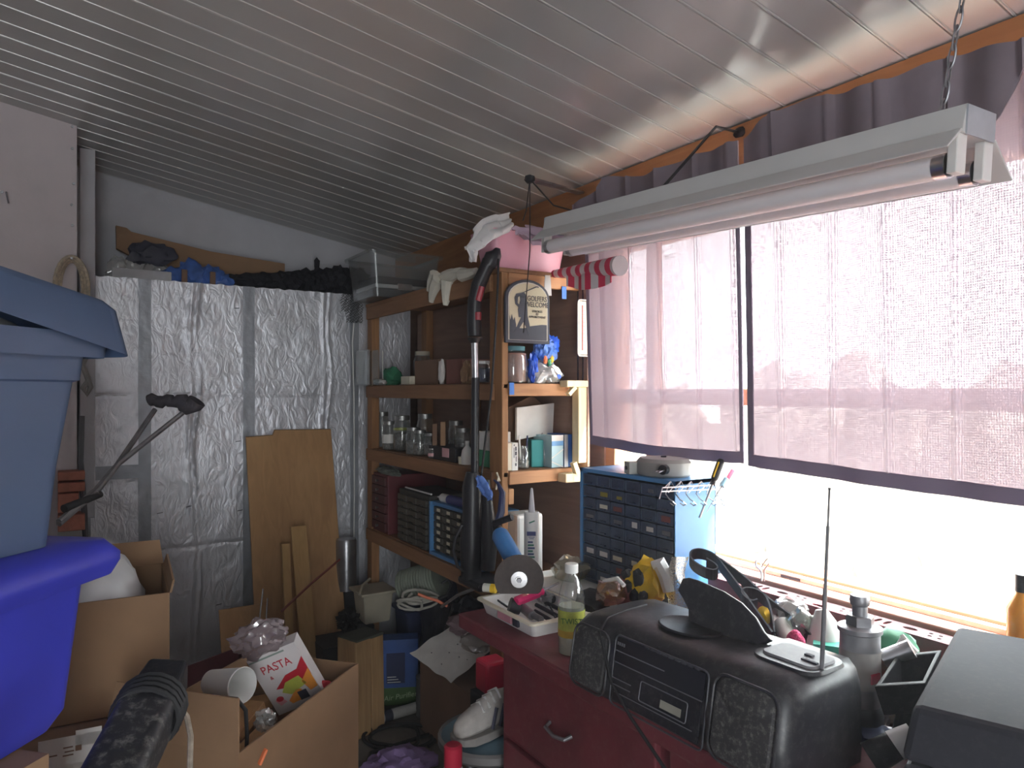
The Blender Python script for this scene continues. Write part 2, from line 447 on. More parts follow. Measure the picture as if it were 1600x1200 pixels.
struct(slopewall(-.02, .058, YP + .04, YB, 0), 'wall_return', m_pinkwall)
struct(slopewall(XL - .1, XL, YR, YB, 0), 'wall_left', m_white)
# wall behind the camera, with its doorway
wr = struct(G().box(XL, -1.1, YR - .1, YR, 0, 2.75), 'wall_rear', m_white)
G().box(-.2, W, YR - .1, YR, 0, 2.45).part('panel', m_white, wr)
G().box(-1.1, -.2, YR - .1, YR, 2.1, 2.7).part('panel', m_white, wr)

# ceiling: backing board and its vinyl planks
th = math.atan(SL); Lx = (W + .02 - XL) / math.cos(th)
ceil = struct(G().hexa([(XL - .1, YR - .1, zc(XL - .1) + .012), (W + .1, YR - .1, zc(W + .1) + .012), (W + .1, YB + .1, zc(W + .1) + .012), (XL - .1, YB + .1, zc(XL - .1) + .012),
                       (XL - .1, YR - .1, zc(XL - .1) + .06), (W + .1, YR - .1, zc(W + .1) + .06), (W + .1, YB + .1, zc(W + .1) + .06), (XL - .1, YB + .1, zc(XL - .1) + .06)]), 'ceiling', mat('ceiling_backing', (.3, .3, .3), .8))
PW = .1115
def plank_mesh():
    g = G()
    prof = [(-.0535, .011), (-.0535, .004), (-.0525, .0005), (-.049, 0), (-.02, .0003), (.02, .0003), (.047, 0), (.0505, .0012), (.0515, -.0016), (.0545, -.0016), (.0555, .002), (.0555, .011)]
    rows = []
    NX = 14
    for i in range(NX + 1):
        x = Lx * i / NX; rows.append([g.v((x, a, b)) for a, b in prof])
    for A, B in zip(rows, rows[1:]):
        for k in range(len(prof)): g.f([A[k], A[(k + 1) % len(prof)], B[(k + 1) % len(prof)], B[k]])
    g.f(rows[0]); g.f(rows[-1][::-1])
    me = g.mesh('plank'); me.materials.append(m_ceil)
    return me
pm = plank_mesh(); k = 0; y = .8175 - PW / 2 - 27 * PW
Ri = _XF[ceil].inverted()
while y < YB:
    if y > YR:
        o = bpy.data.objects.new('plank', pm); COL.objects.link(o); o.parent = ceil
        o.location = Ri @ V((XL, y, zc(XL) + random.uniform(-.0012, .0012))); o.rotation_euler = (random.uniform(-.012, .012), th, 0)
    y += PW

# window wall
WY0, WY1, WZ0, WZ1 = -.1, 2.06, .935, 2.0
wall = struct(G().box(W, W + .12, YR, WY0, 0, 2.25), 'wall_right', m_plydark)
G().box(W, W + .12, WY1, YB, 0, 2.25).part('panel', m_plydark, wall)
G().box(W, W + .12, WY0, WY1, 0, WZ0).part('panel', m_plydark, wall)
G().box(W, W + .12, WY0, WY1, WZ1, 2.25).part('panel', m_plydark, wall)
hd = struct(G().box(W - .035, W - .002, -1.2, YB - .02, 2.02, zc(W - .02) - .004), 'trim_1', m_header)
win = T('window_1', None, None, (W, (WY0 + WY1) / 2, WZ0), kind='structure')
m_wframe = wood('window_frame_wood', (.40, .17, .09), (.56, .27, .15), 1, 8, .5)
g = G(); g.box(W + .005, W + .08, WY1 - .05, WY1, WZ0, WZ1); g.box(W + .005, W + .08, WY0, WY0 + .05, WZ0, WZ1); g.box(W + .005, W + .08, WY0, WY1, WZ1 - .045, WZ1); g.box(W + .005, W + .09, WY0, WY1, WZ0, WZ0 + .02)
fr = g.part('frame', m_wframe, win, bev=.003)
for yy in (.60, 1.84): G().box(W + .02, W + .06, yy - .02, yy + .02, WZ0 + .02, WZ1 - .045).part('mullion', m_wframe, win, bev=.003)
G().box(W + .02, W + .06, WY0 + .05, WY1 - .05, 1.405, 1.455).part('rail', m_wframe, win, bev=.003)
G().box(W - .075, W + .02, WY0, WY1 + .02, WZ0 - .03, WZ0).part('sill', wood('sill_wood', (.50, .26, .19), (.62, .36, .27), 1, 7, .5), win, bev=.004)
G().box(W - .02, W + .02, WY0, WY1, WZ0, WZ0 + .012).part('sill_track', mat('pale_track', (.66, .50, .44), .5), win)
p = P(1222, 897, x=W - .03); G().box(W - .021, W - .0205, p.y - .05, p.y + .012, WZ0 + .002, WZ0 + .009).part('sticker', m_text, win)
for (a, b) in ((WY0 + .05, .58), (.62, 1.82), (1.86, WY1 - .05)):
    for (c, d) in ((WZ0 + .02, 1.405), (1.455, WZ1 - .045)):
        G().box(W + .036, W + .040, a, b, c, d).part('pane', clear('window_glass', (.97, .99, .98), .0, .0, .02), win)

# outside: pale ground and a hedge beyond the glass
struct(G().box(W + .12, 60, -40, 50, -.35, -.25), 'ground_outside', mat('pale_ground', (.72, .72, .70), .9))
g = G(); rnd = random.Random(3)
for i in range(22):
    yy = -1.5 + i * .55; g.blob((5.6 + rnd.uniform(-.3, .3), yy, .45 + rnd.uniform(-.1, .15)), (.5, .5, .85 + rnd.uniform(-.1, .35)), .35, 7, i, 3, -.25)
hg = g.single('hedge', mat('hedge_leaves', (.34, .31, .27), .8, var=.3, scale=6), 'tall clipped hedge growing beyond the window', 'hedge', kind='stuff', smooth=False)

# end wall dressed with foil-faced insulation
FX0, FX1, FZ = .087, 1.635, 1.955
fw = struct(G().box(FX0, FX1, YF, YF + .30, 0, FZ - .004), 'wall_foil', mat('foam_board', (.5, .5, .52), .8))
def foil_panel(x0, x1, seed, hor):
    nu, nv = max(8, int((x1 - x0) * 150)), 220
    def f(a, b):
        x = x0 + (x1 - x0) * a; z = .02 + (FZ - .02) * b
        d = .004 * noise.noise(V((x * 9, z * (16 if hor else 7), seed))) + .0035 * abs(noise.noise(V((x * 24 + 2 * noise.noise(V((x * 6, z * 6, 3))), z * (30 if hor else 14), seed * 2))))
        if not hor:                                            # long upright pleats
            xc = x0 + (x1 - x0) * .42 + .03 * noise.noise(V((z * 2.2, seed, 0)))
            for q, w in ((0, .010), (.028, .007)): d += .011 * math.exp(-((x - xc - q * (1 + noise.noise(V((z * 3, 5, seed))))) / w) ** 2) * max(0, .6 + noise.noise(V((z * 3.5, seed, q * 9))))
        for zs in (1.43, .72): d -= .004 * math.exp(-((z - zs - .006 * noise.noise(V((x * 5, 1, 1)))) / .006) ** 2)
        e = min(a, 1 - a) * (x1 - x0); d *= min(1, e / .015)
        top = .006 * noise.noise(V((x * 30, seed, 9))) if b > .999 else 0
        return (x, YF - .003 - d, z + top)
    g = G(); g.grid(f, nu, nv); return g.part('foil_sheet', m_foil, fw, smooth=True)
foil_panel(FX0 + .01, .315, 1, True); foil_panel(.335, .775, 2, False); foil_panel(.79, FX1, 3, False)
def tape(x0, x1, z0, z1, seed):
    nz = max(4, int((z1 - z0) * 60)); nx = max(3, int((x1 - x0) * 80))
    g = G(); g.sheet(lambda a, b: (x0 + (x1 - x0) * a + .003 * noise.noise(V((b * 6, seed, a * 2))), YF - .010 - .0025 * noise.noise(V((a * 3, b * 30, seed))), z0 + (z1 - z0) * b), nx, nz, -.0008)
    return g.part('tape_strip', m_silver, fw, smooth=True)
tape(.300, .352, .02, FZ, 4); tape(.752, .806, .02, FZ, 5); tape(FX0, .112, .02, FZ, 6); tape(.10, .305, 1.055, 1.115, 7); tape(1.29, 1.335, .02, FZ, 8)
for (u, v) in ((370, 482), (372, 690), (375, 798), (295, 792), (250, 802), (342, 945)):
    p = P(u, v, y=YF - .01); G().bar(p + V((-.012, 0, 0)), p + V((.012, 0, .003)), .003, .003).part('staple', m_text, fw)
struct(G().box(.072, .13, YF - .06, YF + .02, 0.9, zc(.13) - .004), 'trim_2', m_white, bev=.003)

# curtains
m_valance = mat('dull_purple_lining', (.24, .20, .23), .9, var=.12)
def curtain(name, ya, yb, label, seed, ztop, zbot, ext):
    root = T(name, label, 'curtain', (W - .08, (ya + yb) / 2, 1.2), group='window curtains')
    n = int(abs(yb - ya) * 240)
    def f(a, b):
        y = ya + (yb - ya) * a
        if b > .93 and a < .15: y += ext * (.15 - a) / .15
        zt = ztop(y); z0 = zbot(a)
        z = z0 + (zt - z0) * b
        sw = .012 * math.sin(y * 21 + seed) + .008 * math.sin(y * 47 + seed * 2 + z) + .006 * noise.noise(V((y * 6, z * 2, seed)))
        return (W - .12 - .02 * b + sw * (.35 + .65 * b) , y, z)
    f_ = f
    def f(a, b):                                    # narrow pressed pleats
        p = V(f_(a, b)); q = (p.y * 7.1 + seed) % 1.0
        p.x -= .016 * math.exp(-((q - .5) / .045) ** 2) * (.4 + .6 * b)
        return p
    fb = lambda a, b: f(a, .035 + .965 * b)
    g = G(); g.grid(fb, n, 40); g.part('cloth', m_curtain, root, smooth=80)
    g = G(); g.sheet(lambda a, b: V(f_(a, .037 * b)) + V((-.002, 0, 0)), n // 2, 2, .003); g.part('hem', m_hem, root, smooth=80)
    def fv(a, b):                                   # heavier lining at the top
        y = ya + (yb - ya) * a; zb_ = 1.975 + (.14 if y < .60 else .14 * max(0, (.68 - y) / .08) if y < .68 else 0)
        k0 = (zb_ - zbot(a)) / (ztop(y) - zbot(a)); return V(f(a, k0 + (.999 - k0) * b)) + V((-.004, 0, 0))
    G().sheet(fv, n // 2, 4, .003).part('valance', m_valance, root, smooth=80)
    for (e0, e1) in ((0., .018), (.985, 1.)) if True else ():
        g = G(); g.sheet(lambda a, b: V(f(e0 + (e1 - e0) * a, .035 + .9 * b)) + V((-.003, 0, 0)), 2, 40, .003); g.part('side_hem', m_hem, root, smooth=80)
    return root
def ztop(y): return 2.142 + .018 * math.sin(y * 7.3) + .012 * math.sin(y * 17 + 1) - (.035 if y > 1.9 else 0)
curtain('curtain', 1.985, 1.318, 'pale lilac woven curtain hanging between the shelf end and the gap', 1.0, ztop, lambda a: 1.262 - .012 * math.sin(a * 3.1) - .010 * a, .10)
curtain('curtain', 1.305, .08, 'wide pale lilac woven curtain hanging behind the near end of the fluorescent fixture', 4.0, ztop, lambda a: 1.246 - .02 * math.sin(min(1, a * 1.15) * 2.2), 0)

# ---------------------------------------------------------------- wooden shelf unit by the window
SX, SB, SY0, SY1 = 1.30, 1.635, 2.13, 3.42
sh = T('shelf_unit', 'tall rough wooden shelf unit crammed with jars, boxes and drawer cabinets', 'shelf', ((SX + SB) / 2, (SY0 + SY1) / 2, 0))
def bx(name, m, par, *a, bev=.003, **k): return G().box(*a).part(name, m, par, bev=bev, **k)
bx('post', m_pine, sh, SX, SX + .026, SY0, SY0 + .085, 0, 1.862)
bx('post', m_pine, sh, SX, SX + .04, SY1 - .06, SY1, 0, 1.862)
bx('post', m_pine, sh, SB - .04, SB, SY1 - .06, SY1, 0, 1.862)
bx('post', m_pine, sh, SB - .035, SB, 2.86, 2.90, 1.165, 1.455)
for zt in (1.475, 1.165, .77):
    s_ = bx('shelf_board', m_pineY, sh, SX + .005, SB, SY0 + .0, SY1, zt - .02, zt)
    bx('fascia', m_pineY, sh, SX - .012, SX + .006, SY0 + .05, SY1 - .01, zt - .06, zt - .003)
bx('top_board', m_pineY, sh, SX - .01, SB, SY0, SY1, 1.862, 1.878)
bx('fascia', m_pineY, sh, SX - .014, SX + .004, SY0 + .06, SY1 - .02, 1.80, 1.862)
for zt in (1.475, 1.165): bx('end_rail', m_pineX, sh, SX + .027, SB, SY0 - .006, SY0 + .02, zt - .045, zt - .001)
bx('end_rail', m_pineX, sh, SX + .027, SB, SY0 - .002, SY0 + .02, 1.82, 1.862)
bx('back_panel', m_plydark, sh, SB + .002, SB + .014, SY0 - .05, 3.56, .1, 1.86)
for yy in (2.105, 2.135): G().box(SB - .002, SB + .0025, yy - .001, yy + .001, 1.2, 1.85).part('groove', m_text, sh)
bx('knob_block', m_pineX, sh, SX + .027, SX + .05, SY0, SY0 + .03, 1.05, 1.105)
# pale new-wood brackets at the window end
br = bx('bracket', m_pale, sh, 1.60, 1.648, 2.085, 2.125, 1.185, 1.462, label='pale new wood bracket post')
bx('bracket_arm', m_pale, br, 1.545, 1.668, 2.080, 2.128, 1.462, 1.486)
G().bar((1.555, 2.09, 1.435), (1.585, 2.09, 1.462), .02, .014).part('bracket_brace', m_pale, br)
b2 = bx('bracket', m_pale, sh, 1.535, 1.625, 2.075, 2.125, 1.118, 1.150, label='pale new wood ledge bracket')
G().bar((1.572, 2.08, 1.19), (1.588, 2.08, 1.150), .02, .018).part('bracket_brace', m_pale, b2)
for (x0, x1, z0, z1) in ((1.326, 1.345, 1.435, 1.477), (1.552, 1.572, 1.785, 1.83)): G().box(x0, x1, SY0 - .0085, SY0 - .006, z0, z1).part('tape_patch', m_tape_blue, sh)

# ---------------------------------------------------------------- maroon work bench
BX, BY, BZ = .985, 1.86, .80
bench = T('work_bench', 'maroon painted wooden work bench under the window', 'bench', (1.33, .8, 0))
G().box(BX, 1.615, -.6, BY, BZ - .042, BZ).part('top', m_red_paint, bench, bev=.006)
bx('body', m_red_paint, bench, 1.06, 1.60, -.55, 1.73, 0.02, BZ - .042)
for (y0, y1) in ((1.10, 1.70), (.46, 1.06)):
    for (z0, z1) in ((.50, .735), (.27, .48), (.05, .25)):
        dr = bx('drawer', m_red_paint, bench, 1.042, 1.062, y0, y1, z0, z1, bev=.005)
        ym = (y0 + y1) / 2 + .03; zm = (z0 + z1) / 2
        G().tube([(1.042, ym - .045, zm), (1.024, ym - .04, zm - .006), (1.02, ym, zm - .012), (1.024, ym + .04, zm - .006), (1.042, ym + .045, zm)], .005, 8).part('handle', m_dullsteel, dr, smooth=True)

# ---------------------------------------------------------------- plastic totes, left
def rrect(x0, x1, y0, y1, r, n=5):
    pts = []
    for cx, cy, a0 in ((x1 - r, y1 - r, 0), (x0 + r, y1 - r, 90), (x0 + r, y0 + r, 180), (x1 - r, y0 + r, 270)):
        for k in range(n + 1):
            a = math.radians(a0 + 90 * k / n); pts.append((cx + r * math.cos(a), cy + r * math.sin(a)))
    return pts
def loft(g, rings, cap0=True, cap1=True):
    R = [[g.v(p) for p in r] for r in rings]; n = len(R[0])
    for A, B in zip(R, R[1:]):
        for k in range(n): g.f([A[k], A[(k + 1) % n], B[(k + 1) % n], B[k]])
    if cap0: g.f(R[0][::-1])
    if cap1: g.f(R[-1])
    return g
def rr3(x0, x1, y0, y1, r, z, n=5): return [(a, b, z) for a, b in rrect(x0, x1, y0, y1, r, n)]
ang = math.radians(43)                 # the totes stand askew
def tote_frame(cx, cy, z, a): return basis((cx, cy, z), (-math.sin(a), math.cos(a), 0), (-math.cos(a), -math.sin(a), 0))
def tub(g, x0, x1, y0, y1, z0, z1, taper, r, wall=.005, step=None):
    """open tub: outside, lip, inside"""
    t = taper; rings = [rr3(x0 + t, x1 - t, y0 + t, y1 - t, r, z0)]
    if step: zs, q = step; rings += [rr3(x0 + q + t * .2, x1 - q - t * .2, y0 + q + t * .2, y1 - q - t * .2, r, zs - .006), rr3(x0 + t * .15, x1 - t * .15, y0 + t * .15, y1 - t * .15, r, zs)]
    rings += [rr3(x0, x1, y0, y1, r, z1), rr3(x0 + wall, x1 - wall, y0 + wall, y1 - wall, r, z1), rr3(x0 + t + wall, x1 - t - wall, y0 + t + wall, y1 - t - wall, r, z0 + wall)]
    return loft(g, rings)
X1 = tote_frame(.052, 1.50, 1.178, math.radians(45))
t1 = T('storage_tote', 'large slate blue storage tote with its lid ajar, stacked on the bright blue tote', 'tote', X1 @ V((.2, .3, 0)))
tub(G(X1), 0, .42, 0, .62, .0, .365, .042, .03, step=(.29, .012)).part('body', m_steelblue, t1, smooth=35)
g = G(X1); loft(g, [rr3(-.022, .442, -.022, .642, .035, .330), rr3(-.026, .446, -.026, .646, .035, .372), rr3(-.003, .423, -.003, .623, .03, .372), rr3(-.001, .421, -.001, .621, .03, .335)], False, False); g.part('rim', m_steelblue, t1, smooth=35)
Xl = X1 @ XF((0, 0, .398), ry=math.radians(0), rx=math.radians(8))
g = G(Xl); loft(g, [[(a, b, -.055 if b < -.01 else -.012) for a, b, c in rr3(-.042, .46, -.068, .66, .04, 0)], rr3(-.035, .45, -.035, .65, .04, .022), rr3(-.02, .43, -.015, .63, .03, .036), rr3(.02, .39, .03, .58, .02, .03)], False, True); g.part('lid', m_steelblue, t1, smooth=35, bev=.002)
g = G(X1); g.blob((.06, .20, .36), (.045, .12, .03), .3, 6, 2, 3); g.single('folded_cloth', m_paper, 'white and red cloth peeping out under the slate blue lid', 'cloth', smooth=True)
g = G(X1); g.blob((.018, .21, .352), (.014, .08, .018), .3, 6, 4, 3); g.part('red_stripe', m_red, bpy.data.objects['folded_cloth'], smooth=True)
X2 = tote_frame(.047, 1.53, .85, math.radians(50))
t2 = T('storage_tote', 'bright royal blue lidded storage tote under the slate blue one', 'tote', X2 @ V((.2, .3, 0)))
g = G(X2); loft(g, [rr3(.035, .385, .035, .585, .035, 0), rr3(.02, .40, .02, .60, .03, .03), rr3(-.002, .422, -.002, .622, .03, .285)]); g.part('body', m_brightblue, t2, smooth=35)
g = G(X2); loft(g, [rr3(-.035, .455, -.035, .655, .035, .262), rr3(-.045, .465, -.045, .665, .035, .285), rr3(-.045, .465, -.045, .665, .035, .300), rr3(-.025, .445, -.025, .645, .03, .325), rr3(.05, .37, .05, .57, .03, .328)]); g.part('lid', m_brightblue, t2, smooth=50)

# boxes under and behind the totes
def carton(name, label, X, sx, sy, h, flaps=(), m=None, th=.005, open_=True, group=None):
    m = m or m_card
    root = T(name, label, 'box', X @ V((sx / 2, sy / 2, 0)), group=group)
    G(X).box(0, sx, 0, sy, 0, th).part('bottom', m, root)
    for (a) in ((0, sx, 0, th), (0, sx, sy - th, sy), (0, th, th, sy - th), (sx - th, sx, th, sy - th)): G(X).box(*a, th, h).part('side', m, root)
    if not open_:
        G(X).box(0, sx, 0, sy / 2 - .001, h, h + .004).part('flap', m, root); G(X).box(0, sx, sy / 2 + .001, sy, h, h + .004).part('flap', m, root)
    for (side, ang_, ln) in flaps:
        c, s_ = math.cos(ang_), math.sin(ang_)
        if side == 'L': q = [(0, 0, h), (0, sy, h), (-ln * c, sy - .01, h + ln * s_), (-ln * c, .01, h + ln * s_)]
        if side == 'R': q = [(sx, 0, h), (sx, sy, h), (sx + ln * c, sy - .01, h + ln * s_), (sx + ln * c, .01, h + ln * s_)]
        if side == 'F': q = [(0, 0, h), (sx, 0, h), (sx - .01, -ln * c, h + ln * s_), (.01, -ln * c, h + ln * s_)]
        if side == 'B': q = [(0, sy, h), (sx, sy, h), (sx - .01, sy + ln * c, h + ln * s_), (.01, sy + ln * c, h + ln * s_)]
        nrm = (V(q[1]) - V(q[0])).cross(V(q[3]) - V(q[0])).normalized() * th
        G(X).prism(q, nrm).part('flap', m, root)
    return root
Xa = XF((-.16, 2.06, .64), math.radians(-4))
cA = carton('cardboard_box', 'open brown cardboard box holding a white bag beside the bright blue tote', Xa, .40, .36, .29, [('R', math.radians(75), .03), ('B', math.radians(80), .07)])
g = G(Xa); g.blob((.20, .17, .20), (.165, .15, .19), .12, 5, 3, 4, .01); g.single('plastic_bag', mat('grey_white_bag', (.62, .62, .63), .5, var=.08, bump=.2, bscale=18), 'stuffed greyish white bag filling the open cardboard box', 'bag', smooth=True)
Xp = XF((-.42, 1.88, 0), math.radians(-4))
cP = carton('cardboard_box', 'large printed cardboard box beneath the open brown box', Xp, .52, .62, .632, m=m_card2, open_=False)
for (u, v, w, h_, m_) in ((112, 1165, .12, .07, m_paper), (140, 1140, .05, .035, m_paper), (95, 1195, .2, .02, m_paper), (124, 1158, .012, .012, m_card2), (108, 1158, .018, .003, m_card2), (110, 1164, .018, .003, m_card2), (108, 1170, .02, .003, m_card2), (85, 1172, .015, .003, m_card2), (145, 1172, .02, .003, m_card2)):
    p = P(u, v, y=1.88); q = Xp.inverted() @ p
    G(Xp).box(q.x - w / 2, q.x + w / 2, -.0012 - (.0006 if m_ is m_card2 else 0), -.0002, q.z - h_ / 2, q.z + h_ / 2).part('print', m_, cP)
Xq = XF((-.27, 1.167, 0), math.radians(45))
carton('cardboard_box', 'plain brown cardboard box carrying the two stacked totes', Xq, .36, .44, .842, open_=False)

# large open carton in front
pN, pR = V((.315, 1.574)), V((.704, 1.92))
dx = (pR - pN).normalized(); Xb = basis((pN.x, pN.y, .27), (dx.x, dx.y, 0), (-dx.y, dx.x, 0))
cB = carton('cardboard_box', 'big open carton full of rubbish below the leaning plywood', Xb, .52, .34, .42, [('L', math.radians(97), .11)])
Xb0 = XF((.30, 1.62, 0), math.radians(40))
carton('cardboard_box', 'flattened dark carton under the big open carton', Xb0, .5, .28, .262, m=m_card2, open_=False)
# its contents
Xc = basis(P(436, 1118, d=1.93), ray(1, 0) * 0 + V((CS, -SN, .42)), V((-.30, -.15, 1)))
pb = T('pasta_carton', 'white carton with red pasta lettering and food picture in the open carton', 'carton', Xc @ V((.07, .05, 0)))
G(Xc).box(0, .135, 0, .185, -.045, 0).part('body', mat('glossy_white_card', (.74, .70, .70), .5, var=.05), pb)
def lay(g_pts, m_, k, par=pb, X=Xc, name='print'): G(X).prism([(a, b, .0002 * k) for a, b in g_pts], (0, 0, .0003)).part(name, m_, par)
m_pr = mat('print_red', (.55, .02, .04), .5); m_po = mat('print_orange', (.85, .33, .05), .5); m_pg = mat('print_green', (.55, .60, .10), .5)
lay([(.03, .075), (.07, .105), (.105, .11), (.133, .14), (.133, .08), (.09, .06)], m_pr, 1)
lay([(.04, .06), (.06, .085), (.10, .09), (.11, .06), (.06, .045)], m_pg, 2); lay([(.10, .07), (.132, .10), (.133, .04), (.11, .035)], m_po, 2)
lay([(.045, .03), (.075, .055), (.09, .05), (.085, .02), (.05, .018)], m_po, 2); lay([(.075, .018), (.10, .018), (.10, .045), (.075, .045)], m_text, 3)
lay([(.012, .045), (.03, .05), (.04, .03), (.02, .025)], mat('print_pink', (.75, .35, .40), .5), 2); lay(ell(.026, .045, .01, .008), m_pr, 3)
lay([(.002, .172), (.10, .172), (.10, .177), (.002, .177)], mat('print_greygreen', (.25, .32, .28), .6), 2)
text('PASTA', .034, m_pr, pb, Xc @ XF((.062, .140, .001)), sx=.85); text('&', .014, m_pr, pb, Xc @ XF((.036, .112, .001)))
g = G(Xc); g.blob((.05, .222, -.02), (.072, .046, .034), .35, 8, 3, 4); g.single('crumpled_wrap', clear('cloudy_wrap', (.8, .72, .75), .55, .2, .2, (.42, .34, .36)), 'crumpled clear wrapper heaped on the pasta carton', 'wrapper', smooth=True)
a, b = P(330, 1066, d=1.80), P(380, 1071, d=1.74); dd = (b - a).normalized()
Xk = basis(a, dd, (0, 0, 1)) @ Euler((0, math.radians(90), 0)).to_matrix().to_4x4()
G(Xk).lathe([(0, 0), (.030, 0), (.041, .115), (.043, .117), (.041, .119), (.038, .113), (.028, .006), (0, .006)], 28).single('paper_cup', m_whitep, 'white foam cup lying on its side in the open carton', 'cup', smooth=35)
p0 = P(505, 1075, d=1.95)
G().blob(p0, (.03, .012, .018), .4, 6, 2, 2).single('candy_wrapper', m_pr, 'small red and white snack wrapper beside the pasta carton', 'wrapper', smooth=False)
g = G(); g.blob(P(415, 1125, d=1.75), (.025, .02, .025), .5, 9, 5, 3); g.single('crumpled_bag', m_bag, 'little crumpled plastic bag below the white cup', 'bag', smooth=True)
g = G(); g.bar(P(405, 1195, d=1.52), P(416, 1170, d=1.53), .012, .006); g.single('orange_stick', m_orange, 'short orange stick on the front of the open carton', 'stick', bev=.002)
for i, (u, v, u2, v2, d_) in enumerate(((362, 1150, 402, 1100, 1.82), (345, 1110, 420, 1095, 1.95), (365, 1195, 420, 1140, 1.72))):
    G().bar(P(u, v, d=d_), P(u2, v2, d=d_ + .1), .05, .025).single('wood_offcut', m_ply, ('splintered wood offcut under the white cup', 'wood offcut lying flat behind the white cup', 'broad wood offcut low in the open carton')[i], 'offcut', bev=.002)
g = G(); pts = [P(352, 1090, d=1.6), P(370, 1092, d=1.6), P(384, 1110, d=1.62), P(386, 1150, d=1.62), P(383, 1230, d=1.62)]; g.tube(pts, .0045, 8); g.single('black_cable', m_blackmatte, 'black cable hanging over the inside of the open carton', 'cable', smooth=True)
# maroon-lined carton behind
Xm = XF((.34, 2.20, .30), math.radians(28))
carton('maroon_carton', 'low dark maroon carton behind the pasta carton', Xm, .36, .28, .26, m=mat('dark_maroon_card', (.12, .035, .04), .8, var=.2))
Xm2 = XF((.36, 2.18, 0), math.radians(28)); carton('cardboard_box', 'closed carton holding up the maroon carton', Xm2, .34, .30, .292, m=m_card2, open_=False)

# black padded post with wound cord, in front of the boxes
q0, q1 = P(262, 1052, d=1.22), P(165, 1245, d=.98)
ex = (q1 - q0); Xs = basis(q0, ex, V((-CS, SN, .15)))
ln = ex.length
post = T('padded_handle', 'dusty black box section handle with black cord wound round it', 'handle', q1)
m_dusty = mat('dusty_black_vinyl', (.022, .022, .026), .5, var=.3, dust=.55, scale=7)
loft(G(Xs @ Euler((0, math.radians(90), 0)).to_matrix().to_4x4()), [rr3(-.036, .036, -.042, .042, .016, z) for z in (.07, ln)]).part('grip', m_dusty, post, smooth=35)
loft(G(Xs @ Euler((0, math.radians(90), 0)).to_matrix().to_4x4()), [rr3(-.03, .03, -.033, .030, .008, 0), rr3(-.033, .033, -.038, .038, .010, .075)]).part('end_block', m_black, post, bev=.004)
g = G(Xs)
for k in range(4):
    x = .072 + .011 * k; sq = [(x + .012 * math.sin(t * math.pi / 9), .050 * math.cos(t * math.pi / 9), .045 * math.sin(t * math.pi / 9)) for t in range(18)]; g.tube(sq, .005, 6, closed=True)
g.part('wound_cord', m_blackmatte, post, smooth=True)
g = G(); g.tube([P(280, 1105, d=1.22), P(292, 1120, d=1.22), P(298, 1150, d=1.21), P(297, 1190, d=1.2), P(296, 1240, d=1.2)], .005, 7); g.part('frayed_end', mat('frayed_rope', (.30, .25, .2), .9, var=.4, scale=60), post, smooth=True)
# stand that carries the handle down to the floor
g = G(); g.cyl((q1.x, q1.y, 0), (q1.x, q1.y, q1.z), .02); g.part('stem', m_black, post); g = G(); g.cyl((q1.x, q1.y, 0), (q1.x, q1.y, .02), .12); g.part('base', m_black, post)

# ---------------------------------------------------------------- plywood and strips leaning on the foil
def lean(uv, y0, y1, name, m_, label, th=.012, cat='board', zb=0.):
    """outline in the photo gives width and height; foot at y0, top at y1"""
    xs = [P(u, v, y=YF - .1) for u, v in uv]
    zt = max(p.z for p in xs)
    pts = [(p.x, y0 + (y1 - y0) * p.z / zt, p.z) for p in xs]
    return G().prism(pts, (0, th, 0)).single(name, m_, label, cat, bev=.001)
xl, xr = P(390, 690, y=3.5).x, P(527, 690, y=3.5).x
ztop_ = P(450, 674, y=3.55).z
G().prism([(xl, 3.30, 0), (xr, 3.30, 0), (xr, 3.60, ztop_), (xl + .14, 3.60, ztop_ + .004), (xl + .13, 3.595, ztop_ - .02), (xl + .004, 3.595, ztop_ - .026)], (0, .014, .003)).single('plywood_board', m_ply, 'tall weathered plywood board leaning against the foil wall', 'board', bev=.001)
m_strip = wood('yellow_pine_strip', (.46, .27, .10), (.60, .38, .16), 2, 12)
def strip(u0, v0, u1, v1, y, w, label):
    t_, b_ = P(u0, v0, y=y), P(u1, v1, y=y - .12)
    d_ = (b_ - t_); e = t_ + d_ * (t_.z / (t_.z - b_.z))
    G().bar(e + V((0, 0, .001)), t_, .018, w, up=(1, 0, 0)).single('wood_strip', m_strip, label, 'wood strip', bev=.001)
strip(466, 822, 480, 1000, 3.30, .07, 'wide pale pine strip leaning on the plywood board')
strip(446, 850, 452, 1000, 3.30, .035, 'narrow dark edged strip leaning on the plywood board')
pp = P(345, 958, y=3.2); G().prism([(pp.x, 3.05, 0), (pp.x + .20, 3.05, 0), (pp.x + .20, 3.24, pp.z), (pp.x, 3.24, pp.z)], (0, .012, 0)).single('plywood_offcut', m_ply, 'small square plywood offcut at the foot of the foil wall', 'offcut', bev=.001)
G().tube([P(440, 955, y=2.95), P(486, 912, y=3.0), P(531, 874, y=3.05)], .005, 6).single('thin_rod', mat('dark_red_rod', (.22, .05, .04), .5), 'thin dark red rod slanting across the plywood board', 'rod', smooth=True)
for (u, v, u2, v2, l_) in ((405, 972, 411, 920, 'thin bright wire standing by the small plywood offcut'), (416, 965, 418, 935, 'short bent wire beside the thin bright wire')):
    G().tube([V((P(u, v, y=2.9).x - .02, 2.88, .001)), P(u, v, y=2.9), P(u2, v2, y=2.95)], .003, 6).single('wire', m_dullsteel, l_, 'wire', smooth=True)

